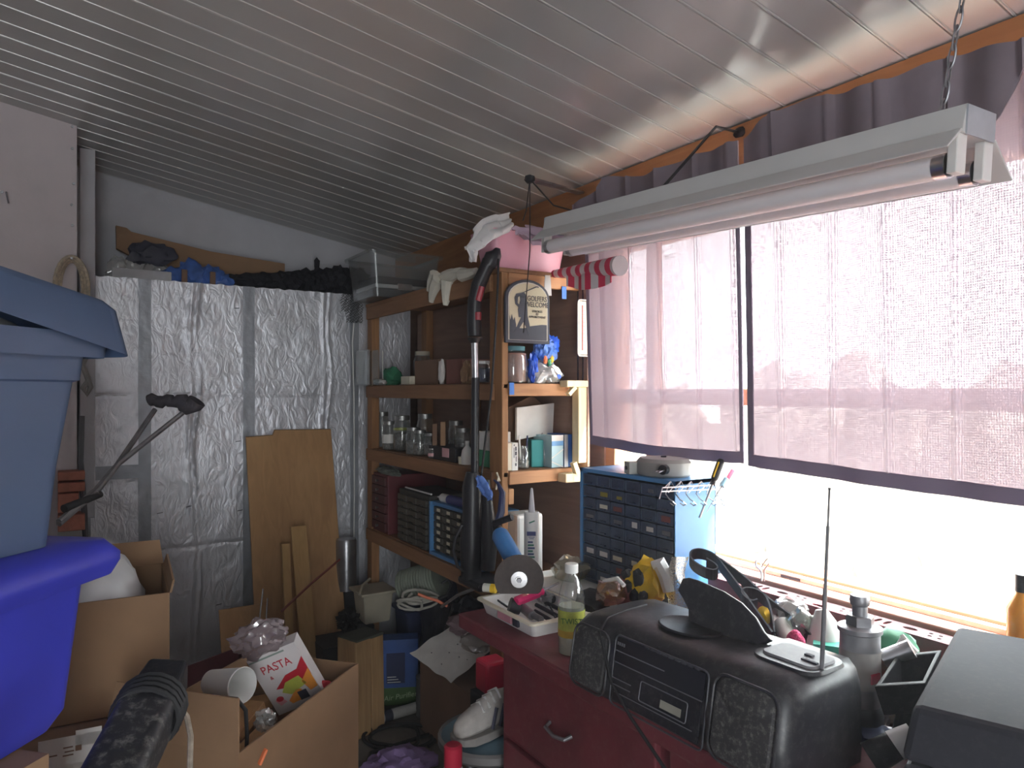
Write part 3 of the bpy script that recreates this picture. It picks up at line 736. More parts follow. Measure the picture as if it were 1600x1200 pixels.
# ---------------------------------------------------------------- fluorescent fixture
f0, f1 = V((1.245, .574, 1.855)), V((1.275, 1.775, 1.925))
Xf = basis(f0, f1 - f0, V((-1, 0, 0)))      # x along the tube, y towards the room, z up
if (Xf.to_3x3() @ V((0, 0, 1))).z < 0: Xf = basis(f0, f1 - f0, V((1, 0, 0)))
FL = (f1 - f0).length
ysgn = 1 if (Xf.to_3x3() @ V((0, 1, 0))).x < 0 else -1
fx = T('fluorescent_fixture', 'long white twin tube fluorescent fixture hung below the ceiling', 'light fixture', (f0 + f1) / 2)
m_enamel = mat('white_enamel', (.66, .66, .65), .4, var=.05)
def ext(prof, m_, name, x0=0, x1=FL, par=fx, th=None):
    g = G(Xf); A = [g.v((x0, y * ysgn, z)) for y, z in prof]; B = [g.v((x1, y * ysgn, z)) for y, z in prof]
    n = len(prof)
    for k in range(n): g.f([A[k], A[(k + 1) % n], B[(k + 1) % n], B[k]])
    g.f(A[::-1]); g.f(B)
    return g.part(name, m_, par, bev=.001)
ext([(-.05, .0), (.05, .0), (.040, .046), (-.040, .046)], m_enamel, 'housing')
ext([(.05, .002), (.088, -.030), (.090, -.028), (.052, .006)], m_enamel, 'reflector_wing')
ext([(-.05, .002), (-.112, -.052), (-.114, -.050), (-.052, .006)], m_enamel, 'reflector_wing')
m_tubeglass = mat('unlit_tube', (.88, .85, .87), .25, var=.03)
for yy in (.040, -.040):
    tb = G(Xf).cyl((.03, yy * ysgn, -.046), (FL - .03, yy * ysgn, -.046), .020, seg=20).part('tube', m_tubeglass, fx, smooth=True)
    for x in (.022, FL - .042): G(Xf).cyl((x, yy * ysgn, -.046), (x + .02, yy * ysgn, -.046), .0205, seg=16).part('tube_cap', m_steel, tb, smooth=True)
    for x in (.004, FL - .02): G(Xf).box(x, x + .016, yy * ysgn - .014, yy * ysgn + .014, -.062, .001).part('socket', m_whitep, fx, bev=.002)
for x in (-.003, FL): G(Xf).box(x, x + .003, -.042, .042, -.002, .044).part('end_plate', mat('grey_end_plate', (.42, .44, .48), .5), fx)
# chain near the camera side
def chain(p, q, n, root, name='chain_link'):
    p, q = V(p), V(q); d_ = (q - p) / n
    for k in range(n):
        c = p + d_ * (k + .5); X = basis(c, d_, (0, 1, 0) if k % 2 else (1, 0, 0)); h = d_.length * .68
        pts = [(h * math.cos(t * math.pi / 6), .0055 * math.sin(t * math.pi / 6), 0) for t in range(12)]
        G(X).tube(pts, .0018, 5, closed=True).part(name, m_dullsteel, root, smooth=True)
top = P(1545, -8, d=1.13)
top = V((top.x, top.y, zc(top.x) - .006))
ch = T('hanging_chain', 'thin steel chain holding the near end of the fluorescent fixture', 'chain', f0 + V((0, .05, .06)))
chain(f0 + V((0, .06, .047)), top, 14, ch)
# bracket arm with strings, and strap at mid length
w0, tip = V((1.668, 2.157, 2.195)), P(828, 280, d=2.3)
arm = T('bracket_arm', 'grey metal arm reaching from the wall top with strings tied to its tip', 'bracket', w0)
G().bar(w0, tip, .035, .006).part('bar', m_dullsteel, arm); G().blob(tip, (.018, .018, .014), .3, 8, 1, 2).part('knot', m_blackmatte, arm, smooth=True)
G().tube([tip, tip + V((.05, -.06, -.09)), f1 + V((0, -.1, .047))], .0025, 6).part('string', m_blackmatte, arm); G().tube([tip + V((0, 0, 0)), P(822, 330, d=2.32), P(817, 345, d=2.33)], .002, 6).part('string', m_blackmatte, arm)
hk = P(1155, 212, x=1.66); mid = f0 + (f1 - f0) * .62 + V((0, 0, .047))
st = T('strap', 'dark strap tying the middle of the fluorescent fixture to the wall', 'strap', hk)
hk.z = 2.195; hm = hk.lerp(mid, .32); hm.z = 2.178; G().tube([hk, hm, mid], .004, 6).part('strap', m_blackmatte, st, smooth=True); G().blob(hk, (.012, .02, .014), .3, 6, 2, 2).part('hook', m_blackmatte, st, smooth=True)
# long pull string
ps = tip + V((0, 0, -.005)); G().tube([ps, V((ps.x, ps.y, 1.9)), P(818, 520, d=2.29)], .0018, 6).single('pull_string', m_blackmatte, 'long black string hanging down in front of the golfer plaque', 'string', smooth=True)

# ---------------------------------------------------------------- on top of the foil wall
zt = FZ
a, b = P(181, 372, y=3.82), P(445, 428, y=3.82)
g = G(); g.prism([P(181, 352, y=3.80), P(198, 356, y=3.80), P(205, 362, y=3.80), P(330, 393, y=3.80), P(445, 412, y=3.80), V((P(445, 430, y=3.80).x, 3.80, zt)), V((P(300, 430, y=3.80).x, 3.80, zt)), P(182, 388, y=3.80)], (0, .035, 0)); g.single('cardboard_strip', m_card, 'long torn strip of brown cardboard lying on the foil wall', 'cardboard', bev=.001)
g = G(); p = P(235, 390, y=3.74); g.blob((p.x, 3.74, p.z - .02), (.10, .035, .055), .4, 7, 2, 3, zt); g.single('dark_bundle', mat('dark_blue_bundle', (.05, .05, .075), .6, var=.4), 'dark crumpled bundle on the torn cardboard strip', 'bundle', smooth=True)
g = G()
for i, (u, rx, rz) in enumerate(((272, .06, .05), (300, .06, .075), (330, .06, .065), (350, .05, .04))):
    p = P(u, 420, y=3.70); g.blob((p.x, 3.705, zt + rz * .5), (rx, .035, rz), .35, 7, i, 3, zt)
g.single('plastic_bag', mat('blue_bag_film', (.06, .14, .42), .3, var=.35, scale=20), 'crumpled blue plastic bag on top of the foil wall', 'bag', smooth=True)
g = G()
for i, u in enumerate((183, 205, 228, 245)):
    p = P(u, 415, y=3.78); g.blob((p.x, 3.76 , zt + .05), (.045, .03, .06), .4, 7, i, 3, zt)
g.single('plastic_bag', m_bag, 'crumpled clear plastic bag beside the blue bag', 'bag', smooth=True)
p = P(175, 425, y=3.67); q = P(268, 425, y=3.67)
G().box(p.x, q.x, 3.665, 3.70, zt, zt + .045).single('foam_block', mat('grey_foam', (.50, .50, .52), .9), 'flat grey foam block on the front edge of the foil wall', 'block', bev=.002)
for (u, l_) in ((288, 'little upright brown block before the blue bag'), (332, 'little brown block beside the black netting')):
    p = P(u, 425, y=3.665); G().box(p.x - .012, p.x + .012, 3.655, 3.668, zt, zt + .06).single('wood_block', m_card2, l_, 'block')
# black netting: heap with net strands
net = T('black_netting', 'heap of black netting on the foil wall hanging down beside the clear bin', 'netting', P(470, 440, y=3.72))
g = G()
for i in range(9):
    p = P(365 + i * 24, 430, y=3.73); g.blob((p.x, 3.73, zt + .03 + .005 * i), (.075, .05, .035 + .007 * i), .35, 8, i, 3, zt - .001)
p = P(495, 412, y=3.70); g.blob((p.x, 3.70, p.z), (.015, .012, .03), .4, 8, 3, 2)
g.part('heap', mat('black_net_heap', (.012, .012, .018), .8, bump=.6, bscale=45), net)
g = G()
c0 = P(532, 455, y=3.63); c1 = P(566, 505, y=3.63)
for i in range(9):
    for j in range(13):
        x = c0.x + (c1.x - c0.x) * i / 8; z = 1.97 + (c1.z - 1.97) * j / 12
        dd_ = .012 * noise.noise(V((i * .4, j * .4, 1)))
        if i > 0 and j < 12 and not (j > 7 and i < 3):
            o1 = .004 * math.sin(i * 9 + j * 5); p_ = V((x + o1, 3.625 + dd_, z)); q_ = V((x - (c1.x - c0.x) / 8 + o1, 3.625 + dd_, z + (c1.z - 1.97) / 12)); r_ = V((x + (c1.x - c0.x) / 8, 3.625 + dd_, z + (c1.z - 1.97) / 12))
            g.tube([p_, q_], .0016, 4); 
            if i < 8: g.tube([p_, r_], .0016, 4)
g.part('net', m_blackmatte, net, kind='stuff')
# cord down the foil at the shelf
cp = P(553, 505, y=3.6); G().tube([(cp.x, 3.60, 1.80), (cp.x - .006, 3.605, 1.7), (cp.x + .004, 3.61, 1.4), (cp.x + .006, 3.61, .95), (cp.x, 3.60, .66)], .004, 6).single('hanging_cable', m_whitep, 'thin white cable hanging down the foil next to the shelf', 'cable', smooth=True)

# rope and strap on the partition edge
rp = T('rope_coil', 'coil of tan twisted rope hanging on the panel above the slate blue tote', 'rope', P(112, 440, y=3.32))
c = P(112, 450, y=3.32)
for k in range(3):
    pts = [(c.x + (.04 + .008 * k) * math.cos(t * math.pi / 12), 3.335 - .012 * k, c.z + .0 + (.11 + .006 * k) * math.sin(t * math.pi / 12)) for t in range(24)]
    G().tube(pts, .0085, 7, closed=True).part('loop', mat('tan_rope', (.48, .40, .30), .9, var=.4, scale=70, bump=.5, bscale=120), rp, smooth=True)
G().tube([(c.x, 3.36, c.z + .115), (c.x, 3.30, c.z + .115)], .005, 6).part('nail', m_dullsteel, rp)
pts = [P(130, 540, y=3.32), P(138, 552, y=3.32), P(129, 570, y=3.32), P(137, 590, y=3.32), P(142, 605, y=3.32), P(136, 616, y=3.32), P(130, 606, y=3.32), P(137, 597, y=3.32)]
G().tube(pts, .011, 7).single('grey_strap', mat('grey_webbing', (.24, .23, .22), .9, var=.3), 'knotted grey strap with a round eye hanging by the foil edge', 'strap', smooth=True)
G().tube([P(128, 650, y=3.3), P(126, 720, y=3.31), P(132, 800, y=3.3), P(134, 845, y=3.3)], .011, 7).single('dark_strap', mat('dark_grey_strap', (.12, .12, .13), .9), 'dark strap hanging straight down beside the foil', 'strap', smooth=True)
for i, (v0, v1) in enumerate(((736, 752), (753, 770), (803, 832))):
    p0, p1 = P(90, v1, y=3.25), P(133, v0, y=3.25)
    G().box(p0.x, p1.x, 3.25, 3.34, p0.z, p1.z).single('brick', m_brick, ('topmost red brick showing past the slate blue tote', 'red brick just under the topmost brick', 'lowest red brick showing past the slate blue tote')[i], 'brick', bev=.004)
p0 = P(90, 832, y=3.25).z; p1 = P(90, 803, y=3.25).z; p2 = P(133, 770, y=3.25)
G().box(P(90, 800, y=3.25).x, p2.x - .02, 3.26, 3.34, p1, p2.z).single('brick', m_brick, 'dark brick in the gap between the red bricks', 'brick', bev=.004)
G().box(P(90, 800, y=3.25).x, p2.x - .01, 3.25, 3.35, 0, p0).single('concrete_pier', mat('grey_pier', (.25, .24, .23), .9), 'grey pier carrying the red bricks behind the totes', 'pier')

# crutch
cr = T('crutch', 'grey aluminium crutch with a dark padded underarm rest leaning behind the totes', 'crutch', P(108, 812, d=2.0))
a0, a1 = P(233, 626, d=2.45), P(308, 628, d=2.45)
g = G(); n = 16
g.tube([a0 + (a1 - a0) * (k / n) + V((0, 0, .004 * math.sin(k * 1.3) - (.012 if 11 < k < 16 else 0))) for k in range(n + 1)], [.020 + .003 * math.sin(k * 2.1) + (.008 if k > 10 else 0) for k in range(n + 1)], 12); g.part('underarm_pad', mat('dark_pad_cloth', (.06, .055, .065), .9, var=.3, bump=.3), cr, smooth=True)
for (u0, d0, uu) in ((242, 2.45, 0), (292, 2.45, 4)):
    G().tube([P(u0, 640, d=d0), P(182 + uu, 728 - uu, d=2.28), P(150 + uu, 765, d=2.16), P(92, 815 + uu, d=2.0)], .0085, 8).part('tube', m_dullsteel, cr, smooth=True)
G().cyl(P(100, 795, d=2.03), P(157, 772, d=2.16), .012, .010).part('hand_grip', m_blackmatte, cr, smooth=True)
G().cyl(P(148, 764, d=2.16), P(152, 772, d=2.14), .006).part('wing_bolt', m_steel, cr)

# ---------------------------------------------------------------- on the top of the shelf
def bins(name, label, x0, x1, y0, y1, z0, z1, taper, m_, rimm=None, r=.025, cat='bin'):
    o = T(name, label, cat, ((x0 + x1) / 2, (y0 + y1) / 2, z0))
    tub(G(), x0, x1, y0, y1, z0, z1, taper, r, .004).part('body', m_, o, smooth=35)
    loft(G(), [rr3(x0 - .012, x1 + .012, y0 - .012, y1 + .012, r, z1 - .012), rr3(x0 - .014, x1 + .014, y0 - .014, y1 + .014, r, z1 + .002), rr3(x0 + .004, x1 - .004, y0 + .004, y1 - .004, r, z1 + .003), rr3(x0, x1, y0, y1, r, z1 - .008)], False, False).part('rim', rimm or m_, o, smooth=35)
    return o
ZT = 1.878
m_clearbin = clear('cloudy_clear_plastic', (.88, .90, .90), .08, .06, .25, (.60, .62, .62))
cb = bins('clear_bin', 'cloudy clear plastic bin holding a black case on top of the shelf', 1.19, 1.54, 3.08, 3.41, ZT + .001, 2.085, .022, m_clearbin, cat='bin')
G().box(1.30, 1.40, 3.066, 3.070, 2.045, 2.075).part('handle', m_clearbin, cb)
ca = T('black_case', 'black hard case with a silver band inside the clear bin', 'case', (1.36, 3.17, ZT + .01))
G().box(1.225, 1.50, 3.115, 3.36, ZT + .008, ZT + .045).part('base', m_black, ca, bev=.006); G().box(1.225, 1.50, 3.115, 3.36, ZT + .062, ZT + .10).part('lid', m_black, ca, bev=.008)
G().box(1.22, 1.505, 3.108, 3.362, ZT + .045, ZT + .062).part('band', mat('silver_band', (.85, .86, .88), .4, .2), ca, bev=.002); G().box(1.33, 1.40, 3.102, 3.112, ZT + .04, ZT + .068).part('latch', m_steel, ca)
tb = bins('pink_tub', 'pink plastic wash tub heaped with cloths on the shelf top', 1.275, 1.60, 2.15, 2.29, ZT + .001, 2.012, .018, m_pinktub, cat='tub')
g = G(); g.blob((1.40, 2.22, 1.995), (.10, .05, .04), .3, 6, 2, 3); g.single('yellow_cloth', mat('mustard_cloth', (.55, .33, .06), .9, var=.3), 'mustard yellow cloth inside the pink tub', 'cloth', smooth=True)
g = G(); g.blob((1.50, 2.235, 2.0), (.07, .04, .05), .35, 7, 5, 3); g.single('dark_cloth', mat('charcoal_cloth', (.07, .07, .075), .9, var=.3), 'charcoal cloth behind the mustard cloth in the tub', 'cloth', smooth=True)
def drape(name, label, cs, m_, th=.004, amp=.012, nn=14, seed=0, tail=None):
    """cloth strip along a chain of (left, right) points"""
    L_ = [(V(a), V(b)) for a, b in cs]
    def f(a, b):
        k = a * (len(L_) - 1); i = min(int(k), len(L_) - 2); t = k - i; t = t * t * (3 - 2 * t)
        l = L_[i][0].lerp(L_[i + 1][0], t); r = L_[i][1].lerp(L_[i + 1][1], t)
        p = l.lerp(r, b); w = (r - l).length
        return p + V((noise.noise(V((a * 5, b * 4, seed))) * amp, noise.noise(V((a * 5, b * 4, seed + 5))) * amp - amp * .7 * math.sin(b * 9 + seed), noise.noise(V((a * 4, b * 6, seed + 9))) * amp))
    return G().sheet(f, len(L_) * nn, 14, th).single(name, m_, label, 'cloth', smooth=60)
drape('white_cloth', 'white rag draped over the pink tub corner and hanging down', [(P(796, 333, d=2.60), P(801, 360, d=2.52)), (P(775, 336, d=2.56), P(788, 366, d=2.48)), (P(752, 346, d=2.50), P(772, 372, d=2.46)), (P(738, 364, d=2.46), P(757, 385, d=2.44)), (P(727, 388, d=2.45), P(746, 394, d=2.44)), (P(736, 407, d=2.45), P(742, 409, d=2.44))], m_wht_cloth, seed=2)
G().cyl(P(726, 388, d=2.5), P(733, 386, d=2.5), .006).single('cloth_peg', m_whitep, 'tiny white peg beside the hanging white rag', 'peg')
drape('lilac_cloth', 'pale lilac cloth crumpled over the right rim of the pink tub', [(P(803, 354, d=2.5), P(812, 368, d=2.44)), (P(825, 352, d=2.5), P(828, 380, d=2.42)), (P(845, 356, d=2.5), P(848, 384, d=2.42)), (P(865, 362, d=2.5), P(862, 382, d=2.42)), (P(886, 370, d=2.5), P(880, 384, d=2.42))], m_lilac, seed=6, amp=.02)
# work gloves on the rail
gl = T('work_glove', 'limp off-white work gloves hanging over the top rail of the shelf', 'gloves', P(705, 430, d=2.75))
X_ = SX - .02
def gp(u, v, x=X_): return P(u, v, x=x)
g = G(); g.blob(gp(705, 432, 1.30), (.03, .14, .028), .35, 7, 3, 3); g.part('palm', m_linen, gl, smooth=True)
for pts, r in (([(688, 435), (680, 450), (676, 462), (674, 472)], .034), ([(700, 438), (698, 452), (697, 468), (696, 477)], .030), ([(722, 430), (735, 428), (745, 424)], .026), ([(680, 428), (674, 440), (671, 455)], .024)):
    g = G(); g.tube([gp(u, v) for u, v in pts], [r * (1 - .22 * k) for k in range(len(pts))], 8); g.part('finger', m_linen, gl, smooth=True)
# striped roll
ra, rb = P(866, 428, x=1.525), P(969, 415, x=1.50)
m_rw = None
def stripes():
    m, nt, b_ = _nt('red_white_stripes'); L = nt.links
    tc = N(nt, 'ShaderNodeTexCoord'); w_ = N(nt, 'ShaderNodeTexWave', wave_type='BANDS', bands_direction='Y', i_Scale=5.2, i_Distortion=.3)
    L.new(tc.outputs['Object'], w_.inputs['Vector']); c_ = N(nt, 'ShaderNodeValToRGB'); c_.color_ramp.interpolation = 'CONSTANT'
    c_.color_ramp.elements[0].color = (.62, .04, .10, 1); c_.color_ramp.elements[1].color = (.66, .60, .60, 1); c_.color_ramp.elements[1].position = .5
    L.new(w_.outputs[0], c_.inputs[0]); L.new(c_.outputs[0], b_.inputs['Base Color']); b_.inputs['Roughness'].default_value = .8
    return m
m_rw = stripes()
sr = T('striped_roll', 'rolled red and white striped cloth jutting out below the curtain top', 'cloth roll', ra)
g = G(); n = 12; g.tube([ra.lerp(rb, k / n) for k in range(n + 1)], [.014 + .018 * k / n for k in range(n + 1)], 16); g.part('roll', m_rw, sr, smooth=35)
g = G(); g.sheet(lambda a, b: ra.lerp(rb, .25 + .65 * a) + V((-.012 + .01 * math.sin(a * 9), 0, -.015 - b * (.035 + .02 * math.sin(a * 3.1)))), 16, 4, .003); g.part('flap', m_rw, sr, smooth=60)
G().prism([P(852, 430, y=2.10), P(860, 430, y=2.10), P(862, 462, y=2.10), P(850, 462, y=2.10)], (0, .003, 0)).single('paper_tag', m_paper, 'white paper tag hanging behind the golfer plaque', 'tag')

# ---------------------------------------------------------------- golfer plaque
yp = 2.085; c0 = P(790, 535, y=yp); c1 = P(859, 440, y=yp)
pw, ph = c1.x - c0.x, c1.z - c0.z
Xg = basis((c0.x, yp, c0.z), (1, 0, 0), (0, 0, 1))
pq = T('golfer_plaque', 'arched cream and slate plaque lettered golfers welcome hanging on the shelf end', 'plaque', (c0.x + pw / 2, yp, c0.z))
def arch(i, top=.0, n=12):
    w_, h_ = pw - 2 * i, ph - i; s_ = ph * .70
    return [(i, i), (pw - i, i), (pw - i, s_)] + [(pw / 2 + (pw / 2 - i) * math.cos(math.pi * k / n), s_ + (ph - i - s_) * math.sin(math.pi * k / n)) for k in range(1, n)] + [(i, s_)]
m_slate = mat('slate_print', (.07, .075, .095), .6); m_cre = mat('plaque_cream', (.66, .58, .40), .6, var=.06)
G(Xg).prism([(a, b, -.012) for a, b in arch(0)], (0, 0, .012)).part('backboard', m_slate, pq, bev=.002)
G(Xg).prism([(a, b, 0) for a, b in arch(pw * .055)], (0, 0, .001)).part('border_line', mat('plaque_border', (.70, .66, .58), .6), pq)
fc = G(Xg).prism([(a, b, .001) for a, b in arch(pw * .075)], (0, 0, .001)).part('field', m_cre, pq)
_plk = [2.6]
def pl(pts, k=3):
    _plk[0] += .35; k = _plk[0]; G(Xg).prism([(a * pw, b * ph, .001 * k - .001) for a, b in pts], (0, 0, .0008)).part('silhouette', m_slate, pq)
pl([(.08, .05), (.92, .05), (.92, .30), (.80, .30), (.55, .27), (.40, .23), (.25, .23), (.10, .34), (.08, .42)])
pl([(.08, .30), (.13, .44), (.16, .34), (.19, .40), (.22, .28), (.22, .2), (.08, .2)])
pl([(.17, .16), (.24, .26), (.33, .40), (.48, .42), (.52, .30), (.56, .12), (.50, .12), (.44, .26), (.38, .33), (.32, .26), (.24, .16)])     # legs
pl([(.28, .40), (.26, .52), (.31, .66), (.30, .74), (.42, .77), (.46, .70), (.47, .56), (.48, .40)], 4)                                     # body
pl([(.20, .60), (.18, .70), (.22, .76), (.33, .78), (.34, .74), (.26, .71), (.25, .62), (.30, .58), (.28, .55)], 4)                         # arms
pl([(.37 + .065 * math.cos(t), .745 + .045 * math.sin(t)) for t in [k * math.pi / 5 for k in range(10)]] , 5)                               # head
pl([(.33, .765), (.68, .885), (.73, .88), (.72, .90), (.66, .90), (.33, .775)], 5)                                                          # club
text('GOLFERS\nWELCOME', ph * .115, m_text, pq, Xg @ XF((pw * .695, ph * .655, .0028)), sx=.80, spacing=.82)
text('STROKES\nBY\nAPPOINTMENT', ph * .05, m_text, pq, Xg @ XF((pw * .70, ph * .46, .0028)), sx=.95, spacing=.9)

# hanging thermometer
tp = P(913, 512, x=1.60); hh = .095
tm = T('thermometer', 'cream wall thermometer in a rounded wire frame near the curtain edge', 'thermometer', tp)
p0, p1 = P(903, 556, y=2.08), P(926, 470, y=2.08)
pts = [(a, 2.08, b) for a, b in rrect(p0.x, p1.x, p0.z, p1.z, .012, 4)]; G().tube(pts, .0025, 6, closed=True).part('wire_frame', m_whitep, tm, smooth=True)
G().box(p0.x + .003, p0.x + (p1.x - p0.x) * .62, 2.077, 2.085, p0.z + .004, p1.z - .004).part('scale_board', m_cream, tm, bev=.003)
G().cyl((p0.x + .018, 2.076, p0.z + .02), (p0.x + .018, 2.076, p1.z - .02), .0015).part('glass_tube', m_red, tm)
for k in range(12): zz = p0.z + .025 + k * .014; G().box(p0.x + .022, p0.x + .030, 2.0762, 2.0772, zz, zz + .001).part('mark', m_text, tm)

# ---------------------------------------------------------------- things on the shelves
def bxs(name, label, cat, x0, x1, y0, y1, z0, z1, m_, group=None, bev=.002): return G().box(x0, x1, y0, y1, z0, z1).single(name, m_, label, cat, group, bev=bev)
def jar(label, x, y, z, r, h, m_fill, m_lid, fill=.6, lab=None, name='jar', lid=True, group=None):
    o = T(name, label, 'jar', (x, y, z), group=group); X = XF((x, y, z))
    G(X).lathe([(0, .002), (r * .9, .002), (r, .01), (r, h * .72), (r * .8, h * .84), (r * .78, h * .9), (r * .78, h * .97)], 20).part('glass', m_glass, o, smooth=True)
    if m_fill: G(X).lathe([(0, .006), (r * .9, .006), (r * .93, h * .7 * fill), (r * .5, h * .7 * fill + .006), (0, h * .7 * fill)], 16).part('contents', m_fill, o, smooth=True)
    if lid: G(X).lathe([(r * .84, h * .88), (r * .84, h), (0, h)], 20).part('lid', m_lid, o, smooth=35)
    if lab: G(X).lathe([(r * 1.01, h * .25), (r * 1.01, h * .55)], 20).part('paper_label', lab, o, smooth=True)
    return o
ZA, ZB, ZC = 1.476, 1.166, .771
m_scrap = mat('metal_scraps', (.22, .21, .2), .5, .6, var=.6, scale=90, bump=.8, bscale=150)
m_lidg = mat('grey_lid', (.35, .35, .34), .4, .8); m_brownfill = mat('brown_filling', (.28, .15, .12), .6, var=.15)
def ys(u, x): r = ray(u, 600); return x * r.y / r.x
# upper shelf
sl = T('acrylic_sleeve', 'empty clear acrylic sleeve at the far end of the upper shelf', 'sleeve', (1.29, 3.41, ZA))
g = G(); g.box(1.255, 1.26, 3.28, 3.46, ZA, ZA + .17); g.part('side', m_clearbin, sl); G().box(1.30, 1.305, 3.28, 3.46, ZA, ZA + .17).part('side', m_clearbin, sl); G().box(1.255, 1.305, 3.455, 3.46, ZA, ZA + .17).part('side', m_clearbin, sl); G().box(1.255, 1.305, 3.28, 3.46, ZA, ZA + .004).part('side', m_clearbin, sl)
G().tube([(1.36, ys(598, 1.36), ZA + .012), (1.36, ys(598, 1.36), ZA + .17)], .003, 6).single('white_rod', m_whitep, 'thin white rod standing on the upper shelf', 'rod')
g = G(); g.blob((1.335, ys(594, 1.335), ZA + .014), (.03, .045, .016), .3, 6, 1, 3, ZA); g.single('white_lump', m_whitep, 'white plastic lump at the foot of the thin rod', 'lump', smooth=True)
g = G(); g.blob((1.43, ys(613, 1.43), ZA + .04), (.05, .05, .05), .35, 6, 2, 3, ZA); g.single('green_pouch', m_green, 'dull green pouch on the upper shelf', 'pouch', smooth=True)
bxs('small_carton', 'little cream carton at the shelf edge below the green pouch', 'carton', 1.315, 1.36, ys(645, 1.33), ys(631, 1.33), ZA, ZA + .038, m_cream)
bxs('brown_crate', 'dark brown square crate on the upper shelf', 'crate', 1.34, 1.50, ys(684, 1.34), ys(648, 1.34), ZA, ZA + .105, m_card2)
bxs('brown_crate', 'reddish brown crate next to the dark crate', 'crate', 1.34, 1.48, ys(722, 1.34), ys(697, 1.34), ZA, ZA + .10, mat('red_brown_card', (.24, .10, .08), .8, var=.2))
g = G(); g.blob((1.33, ys(690, 1.33), ZA + .05), (.012, .02, .05), .3, 6, 2, 3, ZA); g.single('paper_twist', m_paper, 'twisted paper between the two brown crates', 'paper', smooth=True)
g = G(); g.blob((1.32, ys(729, 1.32), ZA + .04), (.02, .03, .045), .35, 7, 3, 3, ZA); g.single('brown_paper_bag', m_card, 'small crumpled brown paper bag by the vacuum tube', 'bag', smooth=False)
jar('tall clear jar behind the dark brown crate', 1.55, ys(660, 1.55), ZA, .045, .17, None, m_cream)
jar('squat jar with a white lid tipped beside the vacuum tube', 1.36, ys(757, 1.36), ZA, .035, .085, m_navy, m_whitep, .9)
jar('big glass jar of brown filling with a teal lid under the plaque', 1.365, 2.165, ZA, .053, .13, m_brownfill, mat('teal_lid', (.06, .20, .24), .5), 1.15)
pk = T('snack_bag', 'shiny blue and clear plastic packet slumped beside the big brown jar', 'bag', (1.50, 2.15, ZA))
Xk2 = XF((1.498, 2.16, ZA))
g = G(Xk2); g.blob((.0, 0, .035), (.07, .035, .05), .3, 6, 3, 4, .0); g.part('lower_pouch', clear('silvery_film', (.85, .86, .85), .55, .35, .15, (.62, .62, .60)), pk, smooth=True)
g = G(Xk2); g.blob((.005, 0, .115), (.045, .028, .05), .35, 7, 8, 4); g.part('upper_pouch', mat('blue_film', (.10, .22, .66), .25, var=.6, scale=30), pk, smooth=True)
g = G(Xk2); g.blob((.03, -.005, .145), (.035, .015, .03), .5, 8, 5, 3); g.part('blue_flap', mat('bright_blue_film', (.03, .12, .70), .25, var=.2), pk, smooth=True)
g = G(Xk2); g.blob((-.055, -.01, .055), (.018, .02, .05), .4, 8, 6, 3, 0); g.part('blue_edge', mat('bright_blue_film', (.03, .12, .70)), pk, smooth=True)
for (x, z, c_) in ((-.012, .085, m_orange), (.006, .076, m_green), (.016, .088, m_yellow)): g = G(Xk2); g.blob((x, -.0275, z), (.008, .004, .014), .4, 8, x * 300, 3); g.part('print', c_, pk, smooth=True)
g = G(Xk2); g.cyl((.045, -.030, .025), (.045, -.034, .025), .009); g.part('round_print', mat('bright_blue_film', (.03, .12, .70)), pk)

# middle shelf: jars
jg = 'jars on the middle shelf'
spec = [(596, .030, .16, 1.37, m_glass, None, 'tall jar with a bright rim at the far end of the middle shelf'), (607, .028, .125, 1.325, m_scrap, m_paper, 'jar with a white paper label second from the far post'),
        (627, .036, .15, 1.36, m_scrap, None, 'wide jar with a yellow green band among the shelf jars'), (645, .030, .11, 1.32, m_scrap, None, 'short jar of screws at the shelf edge'),
        (663, .034, .16, 1.42, m_scrap, None, 'tall dark jar behind the jar of screws'), (655, .026, .10, 1.33, m_scrap, None, 'small jar of metal bits beside the jar of screws'),
        (711, .030, .14, 1.43, m_scrap, None, 'tall jar behind the folded brown carton'), (722, .030, .12, 1.38, m_scrap, None, 'jar of grey bits just before the vacuum tube'),
        (672, .028, .09, 1.36, m_scrap, None, 'squat jar with dull lid left of the folded brown carton')]
for u, r, h_, x, mf, lb, l_ in spec:
    jar(l_, x + .004, ys(u, x), ZB, r * 1.18, h_ * 1.1, mf if mf is not m_glass else None, m_lidg, .7, lb if lb else None, group=jg)
x = 1.36; G(XF((x, ys(627, x), ZB))).lathe([(.0368, .098), (.0368, .108)], 20).part('band', mat('lime_band', (.45, .48, .06), .5), bpy.data.objects['jar.005'] if 'jar.005' in bpy.data.objects else sh, smooth=True)
g = G(XF((1.335, ys(697, 1.335), ZB + .062), math.radians(60))); g.box(-.05, .0, 0, .02, 0, .095); g.single('brown_carton', m_card, 'folded brown carton standing among the jars', 'carton', bev=.001)
g = G(XF((1.345, ys(684, 1.345), ZB + .055), math.radians(60))); g.box(-.04, 0, 0, .02, 0, .09); g.single('brown_carton', m_card2, 'darker brown carton beside the folded brown carton', 'carton', bev=.001)
bxs('small_carton', 'low carton with a pink label under the brown cartons', 'carton', 1.312, 1.40, ys(718, 1.33), ys(676, 1.33), ZB, ZB + .055, m_black)
p0 = ys(701, 1.31); G().box(1.3085, 1.3115, p0, p0 + .055, ZB + .016, ZB + .052).part('pink_label', mat('pink_paper', (.72, .42, .44), .8), bpy.data.objects['small_carton.001'])
jar('tiny jar with a pinkish label at the shelf edge', 1.318, ys(673, 1.318) - .02, ZB, .02, .042, m_scrap, m_lidg, .8, mat('pink_paper', (.72, .42, .44), .8))
